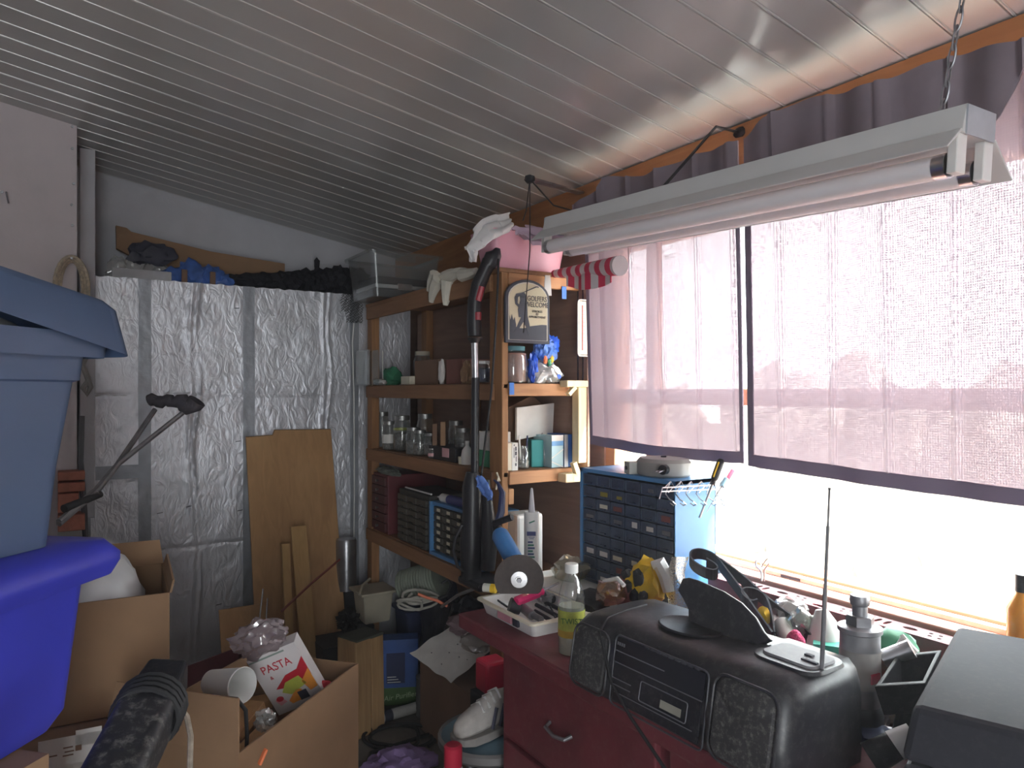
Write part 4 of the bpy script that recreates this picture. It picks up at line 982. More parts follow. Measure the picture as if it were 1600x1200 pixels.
bt = T('white_bottle', 'white plastic squeeze bottle lying near the vacuum tube', 'bottle', (1.325, ys(730, 1.325), ZB)); Xw = XF((1.325, ys(730, 1.325), ZB))
G(Xw).lathe([(0, 0), (.022, 0), (.024, .03), (.02, .055), (.008, .07), (.006, .085), (0, .085)], 16).part('body', m_whitep, bt, smooth=True); G(Xw).lathe([(.008, .072), (.009, .09), (0, .09)], 12).part('cap', m_paper, bt, smooth=True)
G(XF((1.318, ys(723, 1.318), ZB))).lathe([(0, 0), (.017, 0), (.018, .028), (0, .028)], 16).single('white_pot', m_cream, 'squat cream pot in front of the white squeeze bottle', 'pot', smooth=35)
bxs('white_carton', 'white carton behind the vacuum cord on the middle shelf', 'carton', 1.345, 1.42, ys(771, 1.345), ys(747, 1.345), ZB + .06, ZB + .13, m_paper)
bxs('green_carton', 'dark green carton under the white carton', 'carton', 1.335, 1.42, ys(771, 1.335), ys(745, 1.335), ZB, ZB + .06, m_green)
# middle shelf, window end (seen through the shelf's open end)
def xs(u, y): r = ray(u, 600); return y * r.x / r.y
g = G(); g.prism([(xs(803, 2.26), 2.24, ZB + .10), (xs(864, 2.26), 2.26, ZB + .12), (xs(866, 2.26), 2.26, ZB + .235), (xs(803, 2.26), 2.24, ZB + .22)], (0, .012, 0)); g.single('white_envelope', m_paper, 'large off-white envelope propped up on the middle shelf', 'envelope', bev=.001)
g = G(); g.prism([(xs(790, 2.32), 2.32, ZB), (xs(848, 2.32), 2.32, ZB), (xs(852, 2.32), 2.32, ZB + .22), (xs(832, 2.32), 2.32, ZB + .265), (xs(795, 2.32), 2.32, ZB + .22)], (0, .10, 0)); g.single('brown_paper_bag', m_card2, 'brown paper bag standing behind the off-white envelope', 'bag', bev=.003)
bk = T('tin_stack', 'narrow yellow and white lettered box on the middle shelf', 'box', (1.37, 2.17, ZB))
G().box(1.335, xs(800, 2.15), 2.15, 2.22, ZB, ZB + .098).part('body', m_cream, bk, bev=.002); G().box(xs(800, 2.15), xs(809, 2.15), 2.149, 2.22, ZB, ZB + .098).part('end_panel', m_paper, bk)
xe = xs(804.7, 2.15)
for (dx_, z0, z1, w_) in ((.003, .070, .084, .005), (.003, .054, .067, .006), (.004, .030, .050, .002), (.003, .016, .026, .005), (-.005, .045, .080, .0015), (-.004, .088, .092, .004)): G().box(xe + dx_ - w_ / 2, xe + dx_ + w_ / 2, 2.148, 2.1492, ZB + z0, ZB + z1).part('print', m_text, bk)
jar('clear jar of pens and wire beside the lettered box', xs(817, 2.18), 2.18, ZB, .024, .085, m_scrap, m_lidg, .5, lid=False, group=jg)
for k in range(4): a_ = k * 1.7; G().tube([(xs(817, 2.18) + .01 * math.cos(a_), 2.18 + .01 * math.sin(a_), ZB + .01), (xs(817, 2.18) + .02 * math.cos(a_), 2.18 + .02 * math.sin(a_), ZB + .12)], .003, 6).single('pen', (m_text, m_steel, m_whitep, m_navy)[k], ('black pen in the clear jar', 'bright metal pencil in the clear jar', 'white pen in the clear jar', 'navy pen in the clear jar')[k], 'pen')
g = G(XF((xs(834, 2.22), 2.20, ZB), math.radians(-25))); g.box(-.02, .025, 0, .09, 0, .10); g.single('teal_carton', m_teal, 'teal carton standing on the middle shelf', 'carton', bev=.002)
g = G(); g.blob((xs(852, 2.22), 2.23, ZB + .05), (.035, .05, .06), .35, 6, 3, 3, ZB); g.single('clear_pouch', m_bag, 'clear plastic pouch between the teal carton and the pale blue box', 'pouch', smooth=True)
lb_ = T('pale_blue_box', 'pale blue and white box with diagonal lines', 'box', (1.55, 2.2, ZB))
G().box(xs(862, 2.15), xs(880, 2.15), 2.15, 2.27, ZB, ZB + .118).part('body', mat('ice_blue_card', (.42, .60, .66), .6, var=.05), lb_, bev=.001)
xA, xB = xs(862, 2.15), xs(880, 2.15)
G().box(xA, xB, 2.149, 2.151, ZB + .098, ZB + .119).part('white_band', m_paper, lb_); G().box(xA, xB, 2.1488, 2.151, ZB + .08, ZB + .097).part('blue_band', m_blue_metal, lb_)
for (z0, z1) in ((.035, .066), (.022, .0)): G().bar((xA, 2.1495, ZB + abs(z0)), (xB, 2.1495, ZB + z1), .001, .004).part('white_line', m_paper, lb_)
bb_ = T('blue_box', 'deep blue lettered box next to the pale blue box', 'box', (1.60, 2.2, ZB))
G().box(xs(881, 2.15), 1.628, 2.145, 2.27, ZB, ZB + .12).part('body', mat('deep_blue_card', (.04, .14, .46), .6), bb_, bev=.001)
G().box(xs(881, 2.15) - .0006, xs(886, 2.15), 2.144, 2.15, ZB, ZB + .12).part('grey_edge', m_silver, bb_)

# lower shelf: drawer chests
def drawers(root, n, m, x, y0, y1, z0, z1, m_d, m_k, pull='knob', gap=.004, labels=None, dep=.012):
    dy, dz = (y1 - y0) / n, (z1 - z0) / m
    for i in range(n):
        for j in range(m):
            a, b, c, d_ = y0 + i * dy + gap / 2, y0 + (i + 1) * dy - gap / 2, z0 + j * dz + gap / 2, z0 + (j + 1) * dz - gap / 2
            dr = G().box(x - dep, x + .01, a, b, c, d_).part('drawer', m_d, root, bev=.0015)
            ym, zm = (a + b) / 2, (c + d_) / 2
            if pull == 'knob': G().tube([(x - dep, ym, zm), (x - dep - .012, ym, zm)], [.004, .007], 8).part('knob', m_k, dr, smooth=35)
            elif pull == 'lip': G().box(x - dep - .006, x - dep, ym - dy * .16, ym + dy * .16, c + .001, c + .005).part('pull', m_k, dr)
            if labels and random.random() < labels[1]: G().box(x - dep - .0012, x - dep, ym - dy * .2, ym + dy * .12, zm - dz * .12, zm + dz * .28).part('paper_label', labels[0], dr)
rc = T('drawer_chest', 'dark red wooden chest of small drawers at the far end of the lower shelf', 'drawer chest', (1.46, 3.3, ZC))
m_rchest = mat('dark_red_lacquer', (.13, .022, .028), .5, var=.2)
G().box(1.305, 1.61, 3.165, 3.35, ZC, 1.05).part('body', m_rchest, rc, bev=.003); drawers(rc, 1, 6, 1.305, 3.175, 3.345, ZC + .01, 1.04, mat('dark_red_drawer', (.09, .022, .025), .5), m_dullsteel, 'knob')
bc = T('drawer_cabinet', 'black metal small parts cabinet between the red chest and the blue framed cabinet', 'drawer cabinet', (1.43, 2.87, ZC))
m_bcab = mat('grimy_black_metal', (.035, .036, .034), .55, var=.3, dust=.12)
G().box(1.312, 1.50, 2.735, 3.05, ZC, 1.005).part('body', m_bcab, bc, bev=.003); drawers(bc, 3, 7, 1.312, 2.742, 3.043, ZC + .008, .985, mat('smoky_drawer', (.06, .058, .05), .4, var=.4, dust=.2), m_bcab, 'lip')
G().tube([(1.305, 2.70, 1.018), (1.33, 3.02, 1.010)], .004, 6).single('white_dowel', m_whitep, 'thin white dowel lying on the black parts cabinet', 'dowel')
bl = T('drawer_cabinet', 'blue framed small parts cabinet with cream paper labels behind the vacuum', 'drawer cabinet', (1.42, 2.52, ZC))
g = G(); g.box(1.30, 1.50, 2.70, 2.712, ZC, .99); g.box(1.30, 1.50, 2.33, 2.342, ZC, .99); g.box(1.30, 1.50, 2.342, 2.70, ZC, ZC + .014); g.box(1.31, 1.50, 2.342, 2.70, .976, .99); g.part('frame', m_blue_metal, bl, bev=.001)
G().box(1.33, 1.50, 2.342, 2.70, ZC + .014, .976).part('core', m_dark, bl); drawers(bl, 4, 6, 1.325, 2.345, 2.698, ZC + .018, .972, mat('smoky_drawer', (.06, .058, .05)), m_bcab, 'lip', labels=(m_cream, .75))
tu = T('sealant_tube', 'white sealant tube with blue label lying on the blue framed cabinet', 'tube', (1.34, 2.55, .99))
a_, b_ = V((1.335, 2.655, 1.008)), V((1.33, 2.44, 1.012))
G().cyl(a_, b_, .018).part('body', m_whitep, tu, smooth=35); G().cyl(a_.lerp(b_, .3), b_, .0185).part('blue_label', mat('navy_label', (.05, .06, .25), .5), tu, smooth=35); G().cyl(a_, a_ + V((.003, .05, -.002)), .007, .003).part('nozzle', m_whitep, tu, smooth=True)
Xc_ = basis((1.40, 2.43, 1.012), (.2, -1, .1), (0, 0, 1)) @ XF(ry=math.radians(60)); G(XF((1.38, 2.44, .992))).lathe([(0, 0), (.028, 0), (.028, .05), (.024, .053), (0, .053)], 18).single('white_tub', m_whitep, 'round white tub standing behind the sealant tube', 'tub', smooth=35)
G().box(1.36, 1.39, 2.355, 2.385, .991, 1.05).single('red_pack', m_red, 'small red pack beside the white tub', 'pack', bev=.004)
bxs('white_canister', 'tall white canister at the window end of the lower shelf', 'canister', 1.375, 1.49, 2.15, 2.25, ZC, 1.005, m_whitep, bev=.012)
g = G(); g.blob((1.325, ys(607, 1.325), 1.055 + .01), (.03, .12, .02), .45, 8, 4, 3, 1.05); g.single('rag_heap', mat('greenish_rag', (.20, .22, .19), .9, var=.4), 'grubby rag heap on top of the dark red chest', 'rag', smooth=False)

# ---------------------------------------------------------------- stick vacuum
vc = T('stick_vacuum', 'black upright stick vacuum cleaner leaning on the front of the shelf', 'vacuum', (1.25, 2.22, .772))
dv = 2.50
def vp(u, v, d=dv): return P(u, v, d=d)
m_vb = mat('vacuum_black', (.018, .018, .022), .38, var=.25, dust=.06)
g = G(); g.tube([vp(742, 525), vp(741, 500), vp(742, 470), vp(748, 445), (vp(757, 425)), vp(765, 408)], [.024, .026, .025, .026, .024, .026], 14); g.part('handle', m_vb, vc, smooth=True)
g = G(); g.tube([vp(763, 415), vp(770, 402), vp(776, 396), vp(778, 388)], [.026, .03, .02, .009], 12); g.part('grip', m_vb, vc, smooth=True)
for (u0, v0, u1, v1) in ((744, 470, 750, 448), (744, 500, 744, 488)): G().tube([vp(u0 + 3, v0, dv - .022), vp(u1 + 3, v1, dv - .022)], .011, 8).part('red_switch', mat('vacuum_red', (.42, .05, .07), .4), vc, smooth=True)
G().tube([vp(742, 528), vp(742, 536)], [.028, .016], 12).part('collar', m_vb, vc, smooth=True)
G().tube([vp(742, 534), vp(743, 592)], .0125, 12).part('chrome_tube', m_steel, vc, smooth=True)
G().tube([vp(743, 590), vp(742, 745)], .0145, 12).part('lower_tube', m_vb, vc, smooth=True)
g = G(); g.tube([vp(739, 738), vp(738, 760), vp(738, 800), vp(737, 850), vp(736, 905)], [.024, .036, .034, .042, .034], 14); g.part('motor_body', m_vb, vc, smooth=True)
g = G(); g.tube([vp(760, 750, 2.46), vp(762, 790, 2.46), vp(765, 840, 2.46), vp(762, 890, 2.46)], [.012, .02, .03, .026], 12); g.part('dust_canister', m_vb, vc, smooth=True)
g = G(); g.tube([vp(722, 820, 2.45), vp(712, 840, 2.45), vp(708, 860, 2.46), vp(715, 885, 2.47), vp(730, 895, 2.48)], .006, 8); g.part('hose', m_vb, vc, smooth=True)
g = G(); b0 = vp(742, 908); g.box(b0.x - .04, b0.x + .10, b0.y - .1, b0.y + .06, .772, .800); g.part('floor_head', m_vb, vc, bev=.012)
pts = [vp(779, 405, 2.46), vp(778, 440, 2.44), vp(774, 520, 2.44), vp(768, 610, 2.44), vp(757, 700, 2.46), vp(750, 760, 2.47)]; G().tube(pts, .004, 8).part('power_cord', m_blackmatte, vc, smooth=True)
drape('blue_rag', 'blue cleaning rag tucked behind the vacuum body', [(P(745, 743, d=2.42), P(752, 745, d=2.42)), (P(744, 758, d=2.41), P(762, 755, d=2.41)), (P(752, 772, d=2.40), P(770, 768, d=2.40)), (P(763, 782, d=2.40), P(770, 780, d=2.40))], mat('blue_rag_cloth', (.10, .20, .52), .9, var=.15), seed=8, amp=.006)

# ---------------------------------------------------------------- on the bench: blue drawer cabinet
Z = BZ + .0005
CX0, CX1, CY0, CY1, CZ1 = 1.43, 1.59, 1.43, 1.857, 1.20
cab = T('drawer_cabinet', 'big blue metal small parts cabinet with sixty smoky drawers on the bench', 'drawer cabinet', ((CX0 + CX1) / 2, (CY0 + CY1) / 2, BZ))
g = G(); g.box(CX0, CX1, CY0, CY0 + .004, Z, CZ1); g.box(CX0, CX1, CY1 - .014, CY1, Z, CZ1); g.box(CX0, CX1, CY0, CY1, Z, Z + .008); g.box(CX0, CX1, CY0, CY1, CZ1 - .012, CZ1); g.box(CX1 - .004, CX1, CY0, CY1, Z, CZ1)
g.part('case', m_blue_metal, cab, bev=.001)
G().box(CX0 + .02, CX1 - .006, CY0 + .006, CY1 - .016, Z + .009, CZ1 - .014).part('core', m_dark, cab)
m_smoke = mat('smoky_blue_drawer', (.055, .075, .13), .3, var=.35, scale=14, dust=.10)
def cabdr():
    n, m = 6, 10; y0, y1, z0, z1 = CY0 + .006, CY1 - .016, Z + .010, CZ1 - .016; dy, dz = (y1 - y0) / n, (z1 - z0) / m; x = CX0 + .014
    rnd = random.Random(11)
    for i in range(n):
        for j in range(m):
            a, b, c, d_ = y0 + i * dy + .002, y0 + (i + 1) * dy - .002, z0 + j * dz + .002, z0 + (j + 1) * dz - .002
            dr = G().box(x - .012, x + .008, a, b, c, d_).part('drawer', m_smoke, cab, bev=.0015)
            g = G(); g.box(x - .0135, x - .011, a, b, d_ - .003, d_); g.box(x - .0135, x - .011, a, b, c, c + .003); g.box(x - .0135, x - .011, a, a + .003, c, d_); g.box(x - .0135, x - .011, b - .003, b, c, d_); g.part('front_frame', mat('drawer_front_rim', (.10, .13, .19), .35), dr)
            G().box(x - .019, x - .012, (a + b) / 2 - .012, (a + b) / 2 + .012, c + .004, c + .008).part('pull', m_smoke, dr)
            if rnd.random() < .28:
                mm = rnd.choice([m_cream, m_paper, mat('dull_yellow_bits', (.35, .28, .05), .6), mat('dull_red_bits', (.25, .08, .07), .6), m_dullsteel])
                G().box(x - .0128, x - .0118, a + .012, b - rnd.uniform(.01, .03), c + .008, d_ - rnd.uniform(.008, .016)).part('contents', mm, dr)
cabdr()
# reel on top
rl = T('cable_reel', 'round grey plastic cord reel on top of the blue cabinet', 'reel', (1.51, 1.55, CZ1)); Xr = XF((1.508, 1.555, CZ1 + .001))
G(Xr).lathe([(0, 0), (.066, 0), (.070, .006), (.070, .040), (.062, .050), (.03, .054), (.010, .052), (0, .052)], 32, sy=1.25).part('case', mat('warm_grey_plastic', (.34, .33, .31), .45, var=.1), rl, smooth=35)
p = P(1052, 728, x=1.45); G().tube([V((1.452, 1.49, 1.226)), V((1.436, 1.485, 1.226))], .014, 16).part('outlet', m_black, rl, smooth=35)
for k in (-.006, .006): G().tube([V((1.44, 1.487 + k, 1.226)), V((1.41, 1.478 + k, 1.222))], .0022, 6).part('prong', m_steel, rl)
G().cyl((1.508, 1.555, 1.25), (1.508, 1.555, 1.257), .008).part('hub_screw', m_text, rl)
bq = T('junction_box', 'small square pale metal box beside the grey reel', 'box', (1.47, 1.68, CZ1)); p = P(988, 727, x=1.455)
G(XF((1.46, p.y, CZ1), math.radians(-20))).box(-.022, .022, -.022, .022, .0005, .036).part('body', mat('pale_zinc', (.52, .52, .48), .5, .3), bq, bev=.002); q_ = XF((1.46, p.y, CZ1), math.radians(-20)); G(q_).cyl((-.0225, 0, .018), (-.0245, 0, .018), .006).part('knockout', m_dark, bq)
# wire hook rack with screwdriver
rk = T('wire_hook_rack', 'zigzag steel wire hook rack sticking out from the blue cabinet', 'rack', P(1080, 770, y=1.40))
yk = 1.405
def kp(u, v, y=yk): return P(u, v, y=y)
G().tube([kp(1030, 780, 1.38), kp(1035, 762, 1.39), kp(1132, 757)], .0018, 6).part('rail_wire', m_steel, rk); G().tube([kp(1033, 768, 1.39), kp(1130, 764)], .0018, 6).part('rail_wire', m_steel, rk)
for i in range(6):
    u = 1040 + i * 16; G().tube([kp(u + 8, 752), kp(u + 2, 765), kp(u, 772), kp(u + 6, 780, yk - .03), kp(u + 12, 784, yk - .05), kp(u + 16, 788, yk - .05), kp(u + 12, 790, yk - .04), kp(u + 7, 786, yk - .03)], .0016, 6).part('hook', m_steel, rk, smooth=True)
    G().tube([kp(u - 2, 762), kp(u + 8, 752), kp(u + 13, 760), kp(u + 4, 770)], .0014, 6).part('zigzag', m_steel, rk)
sd = T('screwdriver', 'black handled screwdriver standing in the wire hook rack', 'screwdriver', kp(1092, 808, 1.37))
a_, b_, c_ = kp(1127, 718, 1.37), kp(1113, 757, 1.37), kp(1093, 809, 1.37)
G().tube([a_, a_.lerp(b_, .08), a_.lerp(b_, .75), a_.lerp(b_, .85), b_], [.007, .0105, .0105, .006, .008], 10).part('handle', m_black, sd, smooth=35); G().tube([a_.lerp(b_, .1) + V((-.009, -.003, 0)), a_.lerp(b_, .7) + V((-.009, -.003, 0))], .003, 6).part('stripe', m_yellow, sd); G().tube([b_, c_.lerp(b_, .08), c_], [.003, .003, .0035], 8).part('shaft', m_steel, sd, smooth=True)
aw = T('awl', 'slim awl with a pale blue handle hanging in the hook rack', 'awl', kp(1106, 800, 1.39)); a_, b_, c_ = kp(1135, 748, 1.39), kp(1128, 760, 1.39), kp(1104, 800, 1.39)
G().tube([a_, b_], .008, 10).part('handle', mat('pale_blue_plastic', (.35, .60, .75), .4), aw, smooth=True); G().tube([b_, c_], [.0025, .001], 6).part('spike', m_dullsteel, aw)
a_, b_ = kp(1145, 735, 1.40), kp(1137, 748, 1.40); G().tube([a_, b_], .006, 10).single('red_marker', m_red, 'small red capped marker behind the awl', 'marker', smooth=True)

# ---------------------------------------------------------------- radio
RY0, RY1 = .735, 1.298
Xr = XF((1.085, (RY0 + RY1) / 2, BZ + .001), math.radians(90 + 1.5))       # x along the radio (to far end), y towards the room (-X)
rd = T('portable_stereo', 'large dusty black portable stereo with open disc lid on the bench edge', 'stereo', (1.085, (RY0 + RY1) / 2, BZ), math.radians(91.5))
RL = (RY1 - RY0) / 2
m_rad = mat('stereo_black', (.03, .03, .036), .36, var=.2, dust=.18, scale=7); m_grille = mat('dusty_speaker_grille', (.035, .034, .036), .8, var=.4, dust=.5, scale=12)
# section across: (y towards room, z)
sec = [(-.115, .0), (-.12, .03), (-.118, .145), (-.105, .170), (-.06, .176), (.03, .175), (.080, .170), (.108, .152), (.128, .08), (.130, .035), (.118, .008), (.10, 0)]
def rsec(k, zk=1.): return [(a * k, b * zk) for a, b in sec]
g = G(Xr); rings = []
for x, k, zk in ((-RL, .80, .80), (-RL + .012, .93, .94), (-RL + .03, 1.0, 1.0), (-.13, 1.0, 1.0), (-.12, .97, .98), (.12, .97, .94), (.13, 1.0, .95), (RL - .05, 1.0, .93), (RL - .022, .92, .87), (RL - .006, .78, .74), (RL, .62, .58)):
    rings.append([(x, a, b) for a, b in rsec(k, zk)])
loft(g, rings); g.part('body', m_rad, rd, smooth=50)
# speakers
def on_front(x, z, off=.0):     # point on the sloping front
    y = .131 - (max(0, z - .05) / .10) * .021
    return (x, y + off, z)
for (x0, x1, zt_) in ((-RL + .018, -.140, .152), (.140, RL - .036, .138)):
    pts = rrect(x0, x1, .018, zt_, .022, 5)
    g = G(Xr); A = [g.v(on_front(a, b, .001)) for a, b in pts]; cx, cz = (x0 + x1) / 2, (.018 + zt_) / 2
    B = [g.v(on_front(cx + (a - cx) * .92, cz + (b - cz) * .92, .007)) for a, b in pts]; Cc = g.v(on_front(cx, cz, .010)); n = len(pts)
    for k in range(n): g.f([A[k], A[(k + 1) % n], B[(k + 1) % n], B[k]]); g.f([B[k], B[(k + 1) % n], Cc])
    sp_ = g.part('speaker_grille', m_grille, rd, smooth=True)
    G(Xr).tube([on_front(a, b, .003) for a, b in rrect(x0 - .004, x1 + .004, .014, zt_ + .004, .025, 5)], .0028, 6, closed=True).part('rim', m_rad, sp_, smooth=True)
# centre panel: frame line, cassette door, display, buttons
G(Xr).tube([on_front(a, b, .001) for a, b in rrect(-.122, .122, .012, .148, .012, 4)], .002, 6, closed=True).part('panel_rim', m_graphite, rd, smooth=True)
def fpl(x0, x1, z0, z1, m_, name, t0=.0, t1=.003):
    c = [on_front(x0, z0, t0), on_front(x1, z0, t0), on_front(x1, z1, t0), on_front(x0, z1, t0), on_front(x0, z0, t1), on_front(x1, z0, t1), on_front(x1, z1, t1), on_front(x0, z1, t1)]
    return G(Xr).hexa(c).part(name, m_, rd)
fpl(-.115, .115, .098, .144, mat('glossy_black_panel', (.012, .013, .02), .15), 'tuner_panel'); fpl(-.112, .112, .022, .094, mat('cassette_door', (.020, .021, .028), .25, dust=.1), 'cassette_door')
m_line = mat('pale_grey_line', (.13, .13, .15), .5)
for (z, x0, x1) in ((.096, -.115, .115), (.040, -.10, .105), (.066, .06, .115), (.054, .06, .115), (.118, -.02, .115)): fpl(x0, x1, z, z + .0018, m_line, 'trim_line', .003, .0038)
wn = [on_front(a, b, .0035) for a, b in rrect(-.085, .035, .048, .084, .004, 2)]; G(Xr).tube(wn, .0012, 5, closed=True).part('cassette_window_frame', m_line, rd)
fpl(-.072, -.02, .054, .068, mat('cassette_label', (.30, .29, .24), .7, var=.2), 'cassette_label', .003, .0036)
for k_ in range(4): fpl(.092 + k_ * .006, .096 + k_ * .006, .130, .136, m_line, 'maker_mark', .003, .0036)
for k in range(9): fpl(-.10 + k * .016, -.10 + k * .016 + .010, (.1445), .1475, m_graphite, 'key', 0, .004)
# top: recess, lid, control plate
g = G(Xr); g.lathe([(0, .1738), (.052, .1738), (.055, .1755), (.058, .1755), (.060, .172)], 36, c=(.022, .004, -.0015), sx=1.2, sy=.9); g.part('disc_well', m_black, rd, smooth=True)
lid = [(1057, 908), (1066, 907), (1080, 911), (1120, 928), (1150, 946), (1175, 968), (1192, 990), (1206, 1003), (1190, 1011), (1150, 1014), (1115, 1010), (1092, 998), (1081, 975), (1076, 955), (1064, 938), (1054, 926)]
lp = [P(u, v, x=1.115) for u, v in lid]; zb = BZ + .165
lp = [V((1.115 + (p.z - zb) * .35, p.y, max(p.z, zb - .004))) for p in lp]
G().prism(lp, (-.010, 0, .004)).part('disc_lid', m_rad, rd, bev=.003)
Xt = Xr @ XF((-.200, -.008, .1745))
loft(G(Xt), [rr3(-.078, .055, -.062, .05, .03, -.002), rr3(-.076, .053, -.06, .048, .03, .004)]).part('control_ring', m_rad, rd, smooth=35)
loft(G(Xt), [rr3(-.066, .042, -.045, .032, .016, .003), rr3(-.064, .040, -.043, .030, .015, .008)]).part('control_plate', mat('dusty_grey_plate', (.22, .22, .24), .5, var=.25, dust=.5, scale=16), rd, smooth=35)
G(Xt).box(-.035, -.02, -.02, -.012, .008, .0105).part('mark', m_text, rd); G(Xt).box(-.06, -.03, .006, .012, .008, .0105).part('mark', m_text, rd)
ab, at_ = P(1284, 1046, z=BZ + .178), None
at_ = P(1296, 766, d=ab.x * SN + ab.y * CS); an = G().tube([ab, ab.lerp(at_, .45)], .0038, 8).part('antenna', m_dullsteel, rd, smooth=True)
G().tube([ab.lerp(at_, .44), ab.lerp(at_, .8)], .0028, 8).part('antenna_section', m_dullsteel, an, smooth=True); G().tube([ab.lerp(at_, .79), at_, at_ + V((0, 0, .004))], [.0018, .0018, .003], 8).part('antenna_tip', m_dullsteel, an, smooth=True)
G().tube([P(1010, 945, x=1.12), P(985, 952, x=1.07), P(950, 965, x=1.0), P(938, 985, x=.966), P(945, 1020, x=.955), P(955, 1065, x=.95), P(985, 1120, x=.945), P(1045, 1210, x=.93)], .0035, 7).single('power_cable', m_blackmatte, 'black cable trailing over the portable stereo and bench edge', 'cable', smooth=True)

# ---------------------------------------------------------------- black machine and holder, right
mA = V((1.07, .585)); e1 = V((.945, .325)).normalized(); e2 = V((e1.y, -e1.x))
Xm = basis((mA.x, mA.y, BZ + .001), (e1.x, e1.y, 0), (-e2.x, -e2.y, 0))
mc = T('black_machine', 'flat topped dark grey machine case at the near end of the bench', 'case', (mA.x + .3, mA.y - .1, BZ))
G(Xm).hexa([(-.03, -.42, .0), (.47, -.42, 0), (.47, .01, 0), (-.03, .01, 0), (-.02, -.42, .10), (.47, -.42, .10), (.47, .008, .10), (-.02, .008, .10)]).part('base', m_graphite, mc, bev=.008)
G(Xm).hexa([(-.02, -.42, .104), (.475, -.42, .104), (.475, .012, .104), (-.02, .012, .104), (.005, -.42, .18), (.47, -.42, .18), (.47, .0, .18), (.005, .0, .18)]).part('cover', mat('grey_satin_cover', (.033, .034, .043), .75, var=.1, dust=.04), mc, bev=.010)
ho = T('plastic_holder', 'open black plastic holder between the bottle jack and the machine case', 'holder', P(1415, 1080, z=.9))
hq = [P(1366, 1073, z=.930), P(1402, 1022, z=.950), P(1472, 1015, z=.955), P(1446, 1068, z=.935)]
hb = [P(1432, 1112, z=.88), P(1440, 1090, z=.88), P(1468, 1070, z=.88), P(1455, 1105, z=.88)]
g = G(); w_ = [g.v(p) for p in hq]; i_ = []
cen = sum(hq, V((0, 0, 0))) / 4; ci = [cen + (p - cen) * .80 for p in hq]; iv = [g.v(p) for p in ci]; bb2 = [g.v(V((p.x, p.y, p.z - .055)).lerp(cen - V((0, 0, .075)), .25)) for p in hq]; ib = [g.v(V((p.x, p.y, p.z - .045)).lerp(cen - V((0, 0, .06)), .25)) for p in ci]
for k in range(4):
    k2 = (k + 1) % 4; g.f([w_[k], w_[k2], iv[k2], iv[k]]); g.f([w_[k], w_[k2], bb2[k2], bb2[k]]); g.f([iv[k], iv[k2], ib[k2], ib[k]])
g.f(bb2); g.f(ib); g.part('tray', m_black, ho, bev=.002)
c_ = cen - V((0, 0, .07)); G().tube([c_, V((c_.x, c_.y, BZ))], [.02, .035], 12).part('foot', m_black, ho)

for n_ in ('grey_satin_cover', 'black_plastic'): _mats[n_].node_tree.nodes['Principled BSDF'].inputs['Specular IOR Level'].default_value = .2
# bottle jack
jk = T('bottle_jack', 'dull silver hydraulic bottle jack standing behind the stereo', 'jack', (1.30, .81, BZ)); Xj = XF((1.302, .812, Z), math.radians(20))
m_jack = mat('jack_silver', (.50, .50, .52), .38, .75, var=.25, scale=14, dust=.1)
G(Xj).box(-.05, .05, -.045, .045, 0, .018).part('base', m_jack, jk, bev=.006)
G(Xj).lathe([(.042, .016), (.042, .04), (.036, .05)], 24).part('lower_block', mat('jack_dark', (.10, .10, .11), .5, .5), jk, smooth=35)
G(Xj).lathe([(.036, .05), (.036, .185), (.040, .188), (.040, .196), (.030, .200), (0, .200)], 28).part('cylinder', m_jack, jk, smooth=35)
G(Xj).lathe([(.026, .200), (.026, .216), (.024, .218), (0, .218)], 6).part('top_nut', m_dullsteel, jk); G(Xj).lathe([(.014, .216), (.014, .236), (.017, .238), (.019, .246), (.017, .256), (0, .256)], 16).part('ram', m_dullsteel, jk, smooth=35)
G(Xj).lathe([(.0368, .085), (.0368, .155)], 28).part('label_band', mat('jack_label', (.52, .50, .48), .5), jk, smooth=True)
Xd = Xj @ XF(rz=math.radians(-25)); G(Xd).box(-.018, .006, -.039, -.036, .10, .118).part('red_print', m_red, jk); 
G(Xj).tube([(.03, -.03, .03), (.05, -.055, .045)], .014, 10).part('pump_socket', m_jack, jk, smooth=35); G(Xj).tube([(-.01, -.045, .012), (-.01, -.06, .012)], .009, 10).part('release_valve', m_dullsteel, jk, smooth=35)
a_, b_ = P(1380, 1030, z=.935), P(1412, 1018, z=.955); G().cyl(a_, b_ + (b_ - a_) * .4, .017).single('steel_pipe', m_steel, 'short bright steel pipe between the jack and the holder', 'pipe', smooth=35)
a_, b_ = P(1360, 1185, z=.835), P(1398, 1165, z=.86)
tc_ = T('rubber_stopper', 'black stopper with a white collar beside the stereo end', 'stopper', P(1372, 1200, z=BZ)); G().cyl(a_, b_, .026, .022).part('knob', m_black, tc_, smooth=35); G().cyl(b_, b_ + (b_ - a_) * .8, .024, .02).part('collar', m_whitep, tc_, smooth=35)
g = G(); g.blob(P(1378, 1150, z=.81), (.04, .05, .012), .4, 6, 2, 3, Z); g.single('dark_rag', m_navy, 'dark oily rag under the black knob', 'rag', smooth=True)
g = G(XF(P(1396, 1128, z=BZ), math.radians(30))); g.box(-.015, .015, -.05, .03, 0.0005, .05); g.single('cream_block', m_cream, 'small cream block beside the machine case', 'block', bev=.004)

